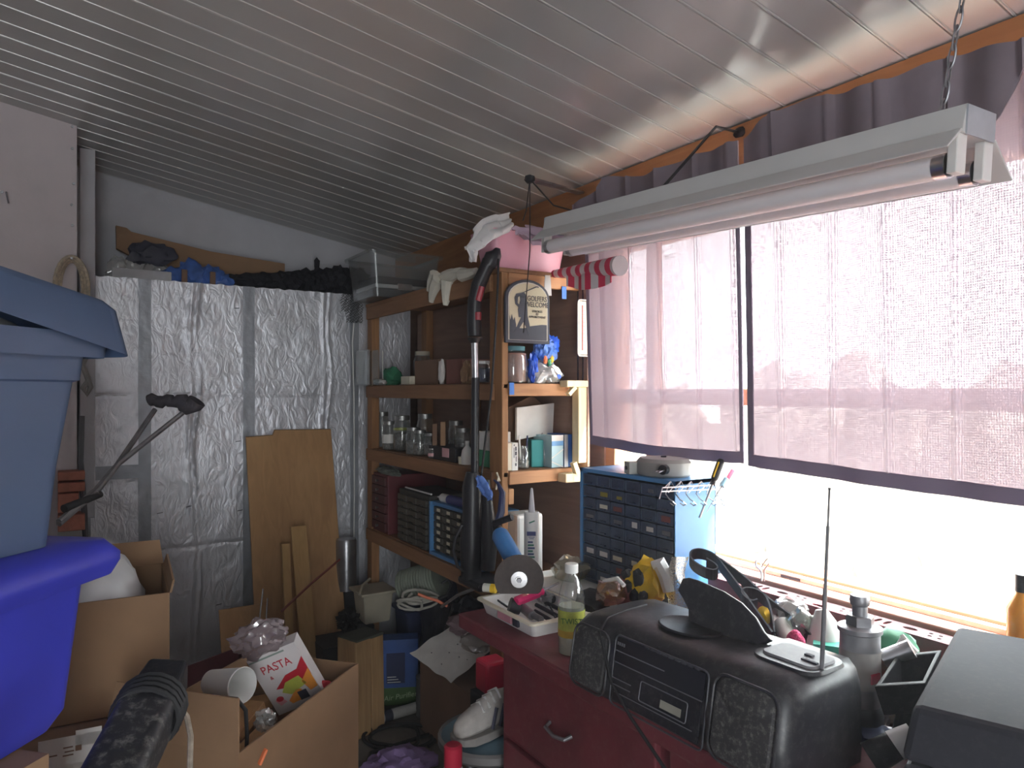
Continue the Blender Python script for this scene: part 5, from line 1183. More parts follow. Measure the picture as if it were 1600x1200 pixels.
# red slotted tool rail at the sill
y_a, y_b = 1.422, .76
tr = T('tool_rail', 'red sheet steel tool rail with rows of slots along the window sill', 'rail', (1.58, 1.2, BZ))
ztr = .925; wd = .055; ln_ = y_a - y_b
Xt2 = basis((1.553, y_b, ztr), (0, 1, 0), (-1, 0, 0))
if Xt2.to_3x3().col[2].z < 0: Xt2 = basis((1.553 , y_b, ztr), (0, 1, 0), (1, 0, 0))
sg = 1 if Xt2.to_3x3().col[1].x > 0 else -1
holes = []
def slot(cx, cy, rx, ry): holes.append([(a, b * sg) for a, b in ell(cx, cy, rx, ry, 12)])
k = .03
pat = ['dots', 'big', 'slots', 'dots', 'notch', 'dots', 'big', 'slots', 'dots', 'notch', 'slots']
i = 0
while k < ln_ - .07:
    t_ = pat[i % len(pat)]; i += 1
    if t_ == 'dots':
        for q in range(2): slot(k + .012 + q * .02, .018, .0045, .0035); slot(k + .018 + q * .02, .036, .0045, .0035)
        k += .06
    elif t_ == 'big': slot(k + .02, .03, .016, .009); k += .06
    elif t_ == 'slots':
        for q in range(3): slot(k + .01 + q * .022, .027, .0055, .016)
        k += .085
    else: slot(k + .025, .012, .02, .008); k += .065
plate([(0, 0), (ln_, 0), (ln_, wd * sg), (0, wd * sg)], holes, .002, m_red_paint, tr, Xt2, 'top_plate')
G().box(1.550, 1.553, y_b, y_a, ztr - .075, ztr + .001).part('front_plate', m_red_paint, tr); G().box(1.553, 1.61, y_b, y_a, ztr - .078, ztr - .075).part('bottom_plate', m_red_paint, tr)
for yy in (y_b + .01, (y_a + y_b) / 2, y_a - .01): G().box(1.555, 1.60, yy - .002, yy + .002, BZ, ztr - .002).part('support', m_red_paint, tr)
cl = T('spring_clip', 'bright looped wire clip standing on the red tool rail', 'clip', P(1192, 905, x=1.575)); xk = 1.575
G().tube([P(1190, 908, x=xk), P(1189, 892, x=xk), P(1181, 884, x=xk), P(1181, 876, x=xk), P(1187, 875, x=xk), P(1190, 886, x=xk), P(1196, 876, x=xk), P(1200, 872, x=xk), P(1202, 880, x=xk), P(1194, 890, x=xk), P(1194, 908, x=xk)], .0025, 7).part('wire', m_steel, cl, smooth=True)

# scrolled iron brackets
def ribbon(g, pts, wvec, th=.004):
    pts = [V(p) for p in pts]; w_ = V(wvec) / 2
    for a, b in zip(pts, pts[1:]):
        d_ = (b - a).normalized(); n_ = d_.cross(w_).normalized() * th / 2
        g.hexa([a - w_ - n_, a + w_ - n_, a + w_ + n_, a - w_ + n_, b - w_ - n_, b + w_ - n_, b + w_ + n_, b - w_ + n_])
ax = V((.30, .30, -.90)).normalized(); wv = ax * .033
def pp(u, v, p0): r = ray(u, v); k = (p0 - V((0, 0, H))).dot(ax) / r.dot(ax); q = r * k; return V((q.x, q.y, q.z + H))
s0 = P(1098, 882, x=1.40)
def sc_(pts, n=3, o=s0):
    """smooth path through pixels on the scroll's own slanting plane"""
    q = [pp(u, v, o) for u, v in pts]; out = []
    for i in range(len(q) - 1):
        a, b, c, d_ = q[max(0, i - 1)], q[i], q[i + 1], q[min(len(q) - 1, i + 2)]
        for k in range(n):
            t = k / n; out.append(.5 * ((2 * b) + (c - a) * t + (2 * a - 5 * b + 4 * c - d_) * t * t + (3 * b - a - 3 * c + d_) * t ** 3))
    return out + [q[-1]]
ib_ = T('scroll_bracket', 'black wrought iron bracket with curled ends lying behind the stereo lid', 'bracket', P(1200, 1000, x=1.35))
g = G(); ribbon(g, sc_([(1104, 880), (1116, 887), (1121, 894), (1114, 898), (1098, 893), (1084, 884), (1078, 874), (1082, 867), (1093, 865), (1108, 869), (1120, 877), (1136, 898), (1160, 930), (1182, 962), (1206, 996)]), wv); g.part('scroll_bar', m_iron, ib_, smooth=60)
g = G(); ribbon(g, sc_([(1119, 876), (1160, 906), (1200, 942), (1240, 972)]), wv); g.part('brace_bar', m_iron, ib_, smooth=60)
g = G(); ribbon(g, sc_([(1183, 944), (1174, 946), (1164, 940), (1159, 932), (1164, 926), (1180, 928), (1193, 936), (1200, 948), (1206, 970), (1210, 996)]), wv); g.part('small_scroll', m_iron, ib_, smooth=60)
ib2 = T('scroll_bracket', 'second flat iron bar running beside the stereo towards the jack', 'bracket', P(1280, 1030, x=1.3))
g = G(); ribbon(g, sc_([(1242, 975), (1262, 995), (1290, 1018), (1320, 1045), (1332, 1062)]), wv); g.part('bar', m_iron, ib2, smooth=60)
g = G(); ribbon(g, sc_([(1276, 1040), (1270, 1034), (1276, 1028), (1292, 1032), (1310, 1044)]), wv * .6); g.part('curl', m_iron, ib2, smooth=60)

# clutter behind the stereo
def lump(name, label, cat, p, r, m_, seed=1, amp=.3, flat=Z, freq=6, sub=3, smooth=True): return G().blob(p, r, amp, freq, seed, sub, flat).single(name, m_, label, cat, smooth=smooth)
lump('yellow_black_glove', 'yellow and black crumpled work glove by the blue cabinet', 'glove', P(1010, 915, x=1.30), (.045, .05, .065), None or mat('yellow_black_print', (.80, .50, .02), .5, var=.3), 4, .4)
gv = bpy.data.objects['yellow_black_glove']; ctr = P(1010, 915, x=1.30)
for (dy, dz, r_) in ((-.02, .03, .018), (.02, .0, .016), (-.005, -.02, .016), (.03, .03, .012), (-.035, -.015, .014)): G().blob(ctr + V((-.045, dy, dz)), (.012, r_, r_ * 1.2), .5, 7, r_ * 900, 2).part('black_patch', m_blackmatte, gv, smooth=True)
pts = [P(1020, 884, x=1.30), P(1030, 880, x=1.31), P(1040, 900, x=1.32), P(1045, 925, x=1.32)]; G().tube(pts, [.012, .02, .02, .015], 8).part('white_cuff', m_whitep, gv, smooth=True)
lump('safety_glasses', 'amber and white goggles crumpled beside the yellow glove', 'goggles', P(955, 925, x=1.22), (.04, .04, .03), clear('amber_lens', (.85, .55, .25), .35, .25, .1, (.35, .18, .08)), 2)
g = G(); g.tube([P(935, 925, x=1.20), P(945, 908, x=1.21), P(965, 904, x=1.21), P(975, 915, x=1.21)], .006, 8); g.part('white_band', m_whitep, bpy.data.objects['safety_glasses'], smooth=True)
lump('brown_pouch', 'reddish brown pouch between the goggles and the yellow glove', 'pouch', P(982, 925, x=1.27), (.035, .035, .045), mat('red_brown_vinyl', (.22, .07, .07), .5), 5)
g = G(); g.grid(lambda a, b: P(1040 + 34 * a + 4 * math.sin(b * 7), 955 - (85 * b) * (1 if a > .2 else .75), x=1.33 + .03 * math.sin(a * 5 + b * 3)), 14, 22); 
mw = bpy.data.materials.new('white_mesh_net'); mw.use_nodes = True
def mesh_mat():
    nt = mw.node_tree; L = nt.links; b = nt.nodes['Principled BSDF']; b.inputs['Base Color'].default_value = (.70, .68, .62, 1); b.inputs['Roughness'].default_value = .8
    tc = N(nt, 'ShaderNodeTexCoord'); vo = N(nt, 'ShaderNodeTexVoronoi', i_Scale=170.0, feature='DISTANCE_TO_EDGE'); L.new(tc.outputs['Object'], vo.inputs['Vector'])
    mt = N(nt, 'ShaderNodeMath', operation='LESS_THAN'); mt.inputs[1].default_value = .22; L.new(vo.outputs[0], mt.inputs[0]); L.new(mt.outputs[0], b.inputs['Alpha'])
mesh_mat(); g.single('mesh_netting', mw, 'crumpled white mesh netting between the yellow glove and the stereo', 'netting', smooth=True)
lump('clear_pouch', 'clear plastic pouch behind the curled iron bracket', 'pouch', P(1235, 960, x=1.45), (.035, .045, .04), m_bag, 6)
lump('clear_pouch', 'greenish clear pouch propped against the red rail', 'pouch', P(1252, 975, x=1.42), (.03, .03, .035), clear('greenish_film', (.75, .82, .76), .4, .2, .1, (.35, .40, .36)), 9)
wb = T('white_bag', 'white plastic bag peaked like a cone beside the bottle jack', 'bag', P(1290, 1010, x=1.42)); 
G().tube([P(1283, 952, x=1.44), P(1287, 970, x=1.44), P(1288, 995, x=1.43), P(1290, 1030, x=1.42), P(1290, 1050, x=1.42)], [.012, .026, .036, .042, .045], 14).part('body', m_whitep, wb, smooth=True)
lump('pink_yarn', 'bright pink bristly ball beside the iron bracket', 'yarn', P(1243, 1005, x=1.33), (.018, .02, .026), mat('hot_pink', (.80, .06, .20), .7, bump=.8, bscale=200), 3, .15)
G().cyl(P(1222, 975, x=1.40), P(1236, 1010, x=1.36), .02, .016).single('paper_roll', m_paper, 'white paper roll under the curled iron', 'paper roll', smooth=35)
g = G(); g.blob(P(1192, 962, x=1.38), (.012, .02, .02), .3, 6, 2, 2); g.single('yellow_lump', m_yellow, 'small yellow wrapper between the iron bars', 'wrapper', smooth=True)
gn = T('green_basket', 'mint green perforated plastic basket beside the bottle jack', 'basket', P(1315, 1040, x=1.40)); q = P(1312, 1035, x=1.40)
Xn = basis((q.x, q.y, q.z), (.55, -.83, 0), (0, 0, 1)); plate([(-.05, -.05), (.05, -.05), (.05, .03), (-.05, .03)], [ell(-.035 + .018 * i, -.035 + .02 * j, .006, .006, 8) for i in range(5) for j in range(3)], .003, mat('mint_plastic', (.10, .60, .45), .4), gn, Xn, 'side')
G(Xn).box(-.05, .05, -.053, -.047, -.10, 0).part('floor_plate', mat('mint_plastic', (.10, .60, .45)), gn); G(Xn).box(-.052, .052, .027, .033, -.10, .004).part('rim', mat('mint_plastic', (.10, .60, .45)), gn)
lump('green_cloth', 'deep green cloth beside the bottle jack', 'cloth', P(1395, 1008, x=1.46), (.04, .05, .03), m_green, 4)
g = G(); g.tube([P(1405, 1020, x=1.40), P(1412, 1000, x=1.40), P(1409, 992, x=1.40), P(1420, 1012, x=1.40), P(1426, 1022, x=1.40)], [.014, .008, .004, .01, .014], 8); g.single('tissue_twist', m_paper, 'twisted white tissue behind the steel pipe', 'tissue', smooth=True)
ab_ = T('amber_bottle', 'amber bottle with a dark neck standing on the window sill', 'bottle', (1.66, .705, WZ0)); 
pz = P(1592, 990, x=1.62); Xa_ = XF((1.655, P(1598, 950, x=1.655).y, WZ0 + .001))
G(Xa_).lathe([(0, 0), (.026, 0), (.028, .01), (.028, .07), (.012, .10), (.011, .13), (0, .13)], 20).part('body', mat('amber_glass', (.75, .30, .02), .15, var=.05), ab_, smooth=True); G(Xa_).lathe([(.013, .105), (.013, .14), (0, .14)], 16).part('cap', m_black, ab_, smooth=35)

# ---------------------------------------------------------------- far end of the bench
wx = T('water_bottle', 'clear plastic drink bottle with a green and yellow twist label', 'bottle', (1.073, 1.427, BZ)); Xw = XF((1.073, 1.427, Z))
G(Xw).lathe([(0, 0), (.028, 0), (.033, .008), (.033, .05), (.031, .055), (.033, .06), (.033, .125), (.031, .132), (.0325, .140), (.026, .165), (.016, .188), (.0125, .193), (.0125, .205)], 28).part('body', m_glass, wx, smooth=True)
G(Xw).lathe([(0, .003), (.031, .003), (.0315, .118), (0, .118)], 24).part('drink', clear('cloudy_drink', (.85, .87, .80), .45, .03, .2, (.75, .76, .66)), wx, smooth=35)
G(Xw).lathe([(.0125, .199), (.0165, .199), (.0165, .219), (.015, .221), (0, .221)], 20).part('cap', m_whitep, wx, smooth=35)
G(Xw).lathe([(.0336, .045), (.0336, .110)], 28).part('label', mat('lime_label', (.50, .55, .10), .5, var=.3, scale=30), wx, smooth=True); G(Xw).lathe([(.0338, .045), (.0338, .062)], 28).part('label_base', mat('label_gold', (.60, .40, .05), .5, var=.2, scale=30), wx, smooth=True)
vd = (Xw.translation * -1); vd.z = 0; vd.normalize(); Xtw = basis(Xw.translation + vd * .0345 + V((0, 0, .087)), V((-vd.y, vd.x, 0)) , (0, 0, 1)); text('TWIST', .020, mat('print_dark_green', (.03, .16, .03), .6), wx, Xtw, sx=.9)
ty = T('parts_tray', 'shallow cream plastic tray of tools at the bench corner', 'tray', (1.14, 1.69, BZ))
TX0, TX1, TY0, TY1, TZ = 1.042, 1.25, 1.555, 1.835, BZ + .042
tub(G(), TX0, TX1, TY0, TY1, Z, TZ, .012, .012, .003).part('body', m_whitep, ty, smooth=35)
loft(G(), [rr3(TX0 - .008, TX1 + .008, TY0 - .008, TY1 + .008, .014, TZ - .006), rr3(TX0 - .008, TX1 + .008, TY0 - .008, TY1 + .008, .014, TZ), rr3(TX0 + .003, TX1 - .003, TY0 + .003, TY1 - .003, .012, TZ + .001)], False, False).part('rim', m_cream, ty, smooth=35)
G().box(TX0 - .001, TX0 + .006, 1.66, 1.73, BZ + .012, BZ + .034).part('price_label', mat('pink_label', (.55, .25, .30), .6), ty); G().box(TX0 - .0015, TX0 + .006, 1.625, 1.65, BZ + .012, BZ + .032).part('barcode', m_text, ty)
def tool(name, label, cat, pts, r, m_, extra=()):
    o = T(name, label, cat, V(pts[0])); G().tube(pts, r, 10).part('shaft', m_, o, smooth=True)
    for n_, p_, r_, mm in extra: G().tube(p_, r_, 10).part(n_, mm, o, smooth=True)
    return o
zt2 = BZ + .02
tool('torch', 'black and steel torch lying in the cream tray', 'torch', [P(815, 948, z=zt2 + .02), P(832, 962, z=zt2 + .012)], .013, m_dullsteel, [('head', [P(796, 945, z=zt2 + .03), P(813, 950, z=zt2 + .02)], [.021, .019], m_black), ('tail', [P(828, 958, z=zt2 + .014), P(846, 968, z=zt2 + .01)], .009, m_dullsteel)])
for i, (u0, v0, u1, v1) in enumerate(((838, 945, 870, 962), (836, 955, 862, 970), (850, 940, 880, 955), (778, 938, 792, 948), (845, 935, 852, 950), (860, 948, 868, 966))):
    tool('spanner', ('dark pliers arm in the cream tray', 'short dark spanner in the cream tray', 'long dark file in the cream tray', 'thin drill bit near the tray label', 'upright bright bit in the cream tray', 'stubby bolt in the cream tray')[i], 'hand tool', [P(u0, v0, z=zt2 + .006), P(u1, v1, z=zt2 + .003)], .006 if i < 3 else .003, m_iron if i != 4 else m_steel)
s1 = T('screwdriver', 'screwdriver with a clear crimson handle lying across the tray', 'screwdriver', P(803, 940, z=TZ + .03)); a_, b_, c_ = P(806, 940, z=TZ + .02), P(846, 924, z=TZ + .022), P(864, 915, z=TZ + .03)
G().tube([a_, a_.lerp(b_, .05), a_.lerp(b_, .82), a_.lerp(b_, .9), b_], [.010, .0145, .0145, .0105, .012], 8).part('handle', mat('crimson_acetate', (.62, .03, .14), .2, coat=.4), s1, smooth=25); G().tube([b_, c_ + (c_ - b_) * .5], .0035, 8).part('shaft', m_dullsteel, s1, smooth=True)
yj = T('yellow_vial', 'small clear vial with a yellow end on the tray corner', 'vial', P(760, 925, z=TZ)); a_, b_ = P(756, 918, z=TZ + .02), P(775, 920, z=TZ + .02); G().cyl(a_, a_.lerp(b_, .6), .013).part('glass', mat('pale_vial', (.62, .62, .55), .3), yj, smooth=35); G().cyl(a_.lerp(b_, .6), b_, .0135).part('yellow_end', m_yellow, yj, smooth=35); G().cyl(a_ - (b_ - a_) * .25, a_, .012, .015).part('cap', m_black, yj, smooth=35)
# grinder
gd = T('angle_grinder', 'blue angle grinder with a dark cutting disc standing on the tray', 'grinder', P(810, 925, d=2.02)); dc = P(811, 905, d=2.02)
nrm = V((-ray(811, 905).x, -ray(811, 905).y, .15)).normalized(); Xg2 = basis(dc, V((CS, -SN, 0)), V((0, 0, 1))); 
if (Xg2.to_3x3() @ V((0, 0, 1))).dot(nrm) < 0: Xg2 = basis(dc, V((-CS, SN, 0)), V((0, 0, 1)))
Rg = .0695
dp = []
for k in range(36):
    a_ = 2 * math.pi * k / 36; x_, y_ = Rg * math.cos(a_), Rg * math.sin(a_); dp.append((x_, max(y_, -.040), 0))
G(Xg2).prism(dp, (0, 0, .004)).part('disc', mat('abrasive_disc', (.075, .062, .058), .85, var=.2, scale=60), gd, smooth=35)
G(Xg2).lathe([(.024, .004), (.023, .007), (.010, .0075), (.010, .012), (0, .012)], 24).part('flange', m_steel, gd, smooth=35); G(Xg2).lathe([(.008, .012), (.006, .016), (0, .016)], 6).part('nut', m_dullsteel, gd)
G(Xg2).lathe([(.0, -.034), (.022, -.034), (.030, -.022), (.03, -.002), (0, -.001)], 20).part('gear_head', m_dullsteel, gd, smooth=35)
hd0, hd1 = P(812, 890, d=2.05), P(779, 832, d=2.17); G().tube([hd0, hd0.lerp(hd1, .2), hd0.lerp(hd1, .6), hd0.lerp(hd1, .92), hd1], [.024, .027, .028, .027, .02], 16).part('body', m_toolblue, gd, smooth=True)
G().tube([hd1, P(775, 820, d=2.18)], [.018, .012], 12).part('tail', m_black, gd, smooth=True); G().tube([P(772, 818, d=2.17), P(800, 808, d=2.14)], .010, 8).part('side_handle', m_black, gd, smooth=True)
G().tube([P(776, 822, d=2.18), P(783, 800, d=2.18), P(785, 770, d=2.2), P(778, 755, d=2.21), P(772, 750, d=2.22)], [.012, .012, .010, .005, .003], 8).part('cord', m_navy, gd, smooth=True)
G().tube([P(775, 765, d=2.23), P(779, 745, d=2.23), P(776, 738, d=2.24), P(781, 752, d=2.23)], .003, 6).single('wire_tie', m_cream, 'short cream wire sticking up behind the grinder', 'wire', smooth=True)
# white flat box, caulk tube, bag
bxs('white_flat_box', 'flat white box at the back end of the bench under the caulk tube', 'box', 1.262, 1.425, 1.64, 1.985, Z, BZ + .044, m_whitep)
ck = T('caulk_tube', 'white caulk tube standing upright with its nozzle up', 'tube', (1.283, 1.93, BZ + .044)); Xck = XF((1.287, 1.925, BZ + .045))
G(Xck).lathe([(0, 0), (.0235, 0), (.0245, .004), (.0245, .212), (.022, .215), (.022, .211), (.010, .211)], 24).part('body', m_whitep, ck, smooth=35)
G(Xck).lathe([(.011, .209), (.010, .225), (.0045, .285), (.003, .290), (0, .290)], 16).part('nozzle', mat('grey_nozzle', (.55, .55, .58), .5), ck, smooth=35)
vd = V((-Xck.translation.x, -Xck.translation.y, 0)).normalized(); 
def ckX(z, off=.0252): return basis(Xck.translation + vd * off + V((0, 0, z)), V((-vd.y, vd.x, 0)), (0, 0, 1))
G(ckX(.148)).box(-.015, .013, -.007, .007, 0, .0006).part('blue_print', mat('navy_print', (.06, .08, .22), .6), ck)
G(ckX(.185, .0252)).bar((-.008, -.003, 0), (.010, .004, 0), .004, .0008, up=(0, 0, 1)).part('swoosh_print', mat('print_green_dark', (.05, .22, .15), .6), ck)
for z_, w_ in ((.137, .020), (.132, .014)): G(ckX(z_)).box(-w_ / 2, w_ / 2, -.001, .001, 0, .0006).part('print_line', mat('navy_print', (.06, .08, .22)), ck)
for k in range(9): G(ckX(.045 + k * .0095)).box(-.012, .010 - .003 * (k % 3), -.0028, .0028, 0, .0006).part('print_line', mat('print_green_dark' if k % 2 else 'navy_print', (.05, .22, .15), .6), ck)
lump('cellophane_bag', 'clear cellophane bag of pale fasteners behind the caulk tube', 'bag', V((1.39, 1.86, BZ + .07)), (.055, .06, .045), clear('cellophane', (.88, .86, .78), .5, .22, .1, (.55, .50, .38)), 7, .4, BZ + .0445)
for i, (u0, v0, u1, v1) in enumerate(((846, 925, 900, 898), (850, 932, 905, 915), (858, 938, 920, 922))):
    tool('clamp', ('black bar clamp lying behind the tray', 'dark steel bar beside the black clamp', 'long dark chisel behind the drink bottle')[i], 'tool', [P(u0, v0, z=BZ + .022 + .004 * i), P(u1, v1, z=BZ + .02)], .011, m_iron if i else m_black, [('end', [P(u0 - 6, v0 + 2, z=BZ + .022 + .004 * i), P(u0 + 6, v0 - 4, z=BZ + .022 + .004 * i)], .014, m_dullsteel)])
lump('dark_pouch', 'black pouch behind the drink bottle', 'pouch', P(925, 938, x=1.20), (.035, .05, .025), m_blackmatte, 3)

# ---------------------------------------------------------------- floor clutter under the shelf
def fl(u, v): return P(u, v, z=0)
lg = T('timber_post', 'short split timber post standing on the floor', 'timber', (1.10, 2.94, 0)); c_ = fl(566, 1140)
g = G(XF((c_.x, c_.y, 0), math.radians(20))); g.frust((-.075, .0, -.06, .07), (-.085, -.004, -.06, .06), 0, .405); g.frust((.006, .075, -.06, .06), (.004, .07, -.055, .06), 0, .40); g.part('block', wood('split_timber', (.30, .17, .075), (.52, .33, .16), 2, 12), lg, bev=.004)
g = G(XF((c_.x, c_.y, 0), math.radians(20))); g.box(-.08, .068, -.058, .06, .4005, .412); g.part('mossy_top', mat('dark_grime', (.06, .065, .05), .9, var=.4), lg)
ap = T('air_purifier_box', 'blue and green carton lettered Air Purifier on the floor', 'carton', (1.33, 3.13, 0)); p_ = fl(588, 1104); 
Xap = XF((p_.x, p_.y, .001), math.radians(-24)); pw_ = .19; hz_ = .30
G(Xap).box(0, pw_, 0, .09, 0, hz_).part('body', mat('box_blue', (.03, .09, .32), .5, var=.2), ap, bev=.002); G(Xap).box(-.001, pw_ + .001, -.0015, .0905, .0, .08).part('green_base', mat('box_green', (.06, .13, .03), .6, var=.2), ap)
G(Xap).box(.045, .13, -.0012, .01, .10, .24).part('picture', mat('box_dark', (.02, .03, .10), .4), ap)
for k in range(3): G(Xap).box(.05, .11 - .01 * k, -.002, 0, .105 + k * .012, .108 + k * .012).part('print_line', m_paper, ap)
text('Air Purifier', .034, mat('print_pale_green', (.45, .55, .35), .6), ap, Xap @ basis((.108, -.0025, .04), (1, 0, .12), (0, 0, 1)), shear=.25)
c_ = P(668, 1045, d=3.22); G(XF((c_.x, c_.y, 0))).lathe([(0, 0), (.052, 0), (.052, .01), (.050, .02), (.052, .03), (.050, .04), (.052, .05), (.050, .16), (.052, .17), (0, .17)], 20).single('grey_canister', mat('grey_tin', (.20, .20, .20), .5, .3), 'grey ribbed canister under the spotted paper', 'canister', smooth=35)
# bags and bins
bn = bins('navy_crate', 'navy plastic crate under the shelf below the cream pot', 1.43, 1.60, 3.22, 3.40, .001, .37, .02, m_navy, cat='crate')
pt = T('cream_pot', 'cream plastic pot with a broken rim standing on dark bins', 'pot', P(582, 970, d=3.3)); Xpt = XF(P(583, 968, d=3.40)) @ Matrix.Scale(1.05, 4); 
G(Xpt).frust((-.058, .058, -.058, .058), (-.07, .07, -.07, .07), 0, .13).part('body', mat('grimy_cream', (.42, .38, .29), .6, var=.15), pt, bev=.008)
g = G(Xpt); g.box(-.085, .085, -.085, .085, .13, .142); g.part('rim', mat('grimy_cream', (.42, .38, .29)), pt, bev=.004); G(Xpt).tube([(-.085, -.06, .14), (-.06, -.02, .165), (.0, .04, .175)], .006, 6).part('handle', mat('grimy_cream', (.42, .38, .29)), pt, smooth=True)
zpt = Xpt.translation.z; q_ = Xpt.translation; bxs('black_bin', 'black bin hidden below the cream pot', 'bin', q_.x - .09, q_.x - .02, q_.y - .07, q_.y + .06, 0.001, zpt - .001, m_black)
mbag = mat('black_bin_bag', (.018, .02, .035), .3, var=.4, bump=.5, bscale=14)
g = G(); g.blob((1.515, 3.0, .25), (.10, .15, .30), .25, 5, 1, 4, .001); g.single('bin_bag', mbag, 'dark stuffed bin bag under the shelf below the wire spool', 'bin bag', smooth=True)
g = G(); g.blob((1.50, 2.70, .42), (.11, .14, .13), .3, 5, 7, 4, .30); g.single('bin_bag', mbag, 'second dark bin bag beside the spotted paper', 'bin bag', smooth=True)
spn = T('wire_spool', 'grey green spool wound with wire under the shelf', 'spool', P(660, 935, d=3.1)); a_, b_ = P(632, 918, d=3.14), P(688, 902, d=3.08)
rows = [a_.lerp(b_, k / 40) for k in range(41)]; G().tube(rows, [.074 + .003 * math.sin(k * 2.2) for k in range(41)], 24).part('winding', mat('grey_green_wire', (.20, .225, .18), .6, var=.15), spn, smooth=60)
G().cyl(a_ - (b_ - a_) * .02, a_, .06).part('end_cap', mat('grey_green_wire2', (.16, .18, .15), .6), spn, smooth=35)
pts = [P(650 + (22 + 14 * math.sin(t * .23 + 1)) * math.cos(t * .42), 938 + (7 + 5 * math.sin(t * .31)) * math.sin(t * .42) + 5 * math.sin(t * .17), d=3.02 + .03 * math.sin(t * .42)) for t in range(70)]; G().tube(pts, .0055, 7).single('white_cable', mat('grimy_white_cable', (.45, .43, .38), .6), 'coil of grimy white cable below the wire spool', 'cable', smooth=True)
G().tube([P(653, 928, d=2.92), P(668, 934, d=2.92), P(682, 938, d=2.92), P(699, 947, d=2.92)], .006, 7).single('orange_wire', mat('neon_orange', (.90, .22, .10), .5), 'short neon orange wire in front of the spool', 'wire', smooth=True)
G().tube([P(690, 912, d=3.0), P(700, 905, d=3.0), P(705, 915, d=3.0), P(698, 930, d=3.0), P(685, 935, d=3.0)], .006, 7).single('black_loop', m_blackmatte, 'black cable loop beside the wire spool', 'cable', smooth=True)
G().tube([P(690, 948, d=2.9), P(715, 930, d=2.75), P(740, 920, d=2.6), P(756, 916, d=2.3)], .006, 7).single('grey_hose', m_dullsteel, 'thin grey hose running from the spool to the tray', 'hose', smooth=True)
lump('foil_ball', 'crumpled shiny black plastic ball near the plywood foot', 'wrapper', P(545, 970, d=3.35), (.05, .05, .05), mat('shiny_black_film', (.03, .03, .03), .12, .4, var=.5), 3, .5, 0.001, 10, 4, False)
bxs('dark_crate', 'dark crate carrying the shiny plastic ball', 'crate', .96, 1.12, 3.05, 3.24, .001, .335, m_blackmatte)
G(XF(P(541, 905, d=3.55))).lathe([(0, -.05), (.05, -.05), (.05, .19), (.046, .2), (0, .2)], 20).single('metal_canister', mat('dented_silver', (.32, .32, .34), .3, .8, var=.3), 'dented silver canister behind the shelf post', 'canister', smooth=35)
q_ = P(541, 905, d=3.55); bxs('dark_stand', 'dark stand under the dented silver canister', 'stand', q_.x - .02, q_.x + .055, q_.y - .04, q_.y + .04, .001, q_.z - .051, m_blackmatte)
# box with spotted paper
bxb = XF((1.31, 2.36, 0), 0); carton('cardboard_box', 'low dark carton under the shelf carrying the spotted paper', bxb, .28, .46, .298, m=m_card2, open_=False)
pc = [P(640, 1022, z=.47), P(690, 990, z=.49), P(730, 965, z=.50), P(770, 985, z=.50), P(772, 1040, z=.48), P(706, 1070, z=.462), P(672, 1048, z=.466)]
pap = T('spotted_paper', 'rumpled white paper with dark spots lying on a carton by the bench', 'paper', P(700, 1060, z=.31))
def bil(a, b):
    p = (P(640, 1022, d=3.02).lerp(P(728, 966, d=2.95), b)).lerp(P(705, 1069, d=2.78).lerp(P(776, 1010, d=2.62), b), a)
    return p + V((0, 0, .012 * noise.noise(V((a * 4, b * 4, 2))) + .004))
G().sheet(bil, 18, 18, .0012).part('sheet', m_paper, pap, smooth=60)
for (a, b) in ((.3, .2), (.5, .4), (.45, .6), (.7, .45), (.62, .15), (.85, .5)): p = bil(a, b); G().blob(p + V((0, 0, .003)), (.004, .004, .002), .2, 3, 1, 1).part('spot', m_text, pap)
lump('plastic_wrap', 'crumpled clear plastic on the spotted paper', 'wrapper', P(748, 1003, d=2.70), (.07, .07, .03), clear('dingy_film', (.75, .70, .66), .5, .15, .2, (.45, .40, .38)), 5, .4, None, 7)
lump('pinkish_cloth', 'dull pinkish cloth behind the spotted paper', 'cloth', P(724, 975, d=2.92), (.06, .08, .03), mat('dull_pink_cloth', (.32, .22, .24), .9, var=.2), 3, .4, None)
q_ = P(765, 1078, d=2.42); G(XF(q_)).box(-.035, .05, -.04, .04, 0, .105).single('red_container', m_red, 'bright red container peeping out behind the bench', 'container', bev=.01)
bxs('dark_crate', 'dark crate holding the red container', 'crate', q_.x - .05, q_.x + .06, q_.y - .045, q_.y + .045, .001, q_.z - .001, m_blackmatte)
# stool with shoe
stl = T('round_stool', 'low round stool with a dusty blue seat by the bench', 'stool', (1.10, 1.98, 0)); Xst = XF((1.115, 1.90, .035))
G(Xst).lathe([(0, .335), (.15, .335), (.158, .345), (.158, .365), (.15, .372), (.147, .364)], 36).part('rim', mat('grey_stool_rim', (.32, .31, .31), .4, .5), stl, smooth=35); G(Xst).lathe([(0, .374), (.10, .372), (.147, .364), (.147, .345), (0, .345)], 36).part('seat', mat('dusty_blue_vinyl', (.14, .24, .30), .45, var=.12), stl, smooth=35)
for k in range(4): a_ = .5 + k * math.pi / 2; G(Xst).tube([(.11 * math.cos(a_), .11 * math.sin(a_), .335), (.13 * math.cos(a_), .13 * math.sin(a_), -.035)], .011, 10).part('leg', m_dullsteel, stl, smooth=True)
so = T('running_shoe', 'worn white running shoe with dark side stripes on the blue stool', 'shoe', (1.09, 1.88, .375)); Xso = XF((1.005, 1.865, .4105), math.radians(10))
def foot(x): return (.034 + .012 * math.sin(min(1, x / .09) * math.pi / 2) - .006 * math.sin(x / .28 * math.pi) , )
def shoe_ring(x, z0, w, h, n=16):
    return [(x, w * math.cos(2 * math.pi * k / n) * (1 if math.sin(2 * math.pi * k / n) < 0 else .82), z0 + h / 2 + h / 2 * math.sin(2 * math.pi * k / n)) for k in range(n)]
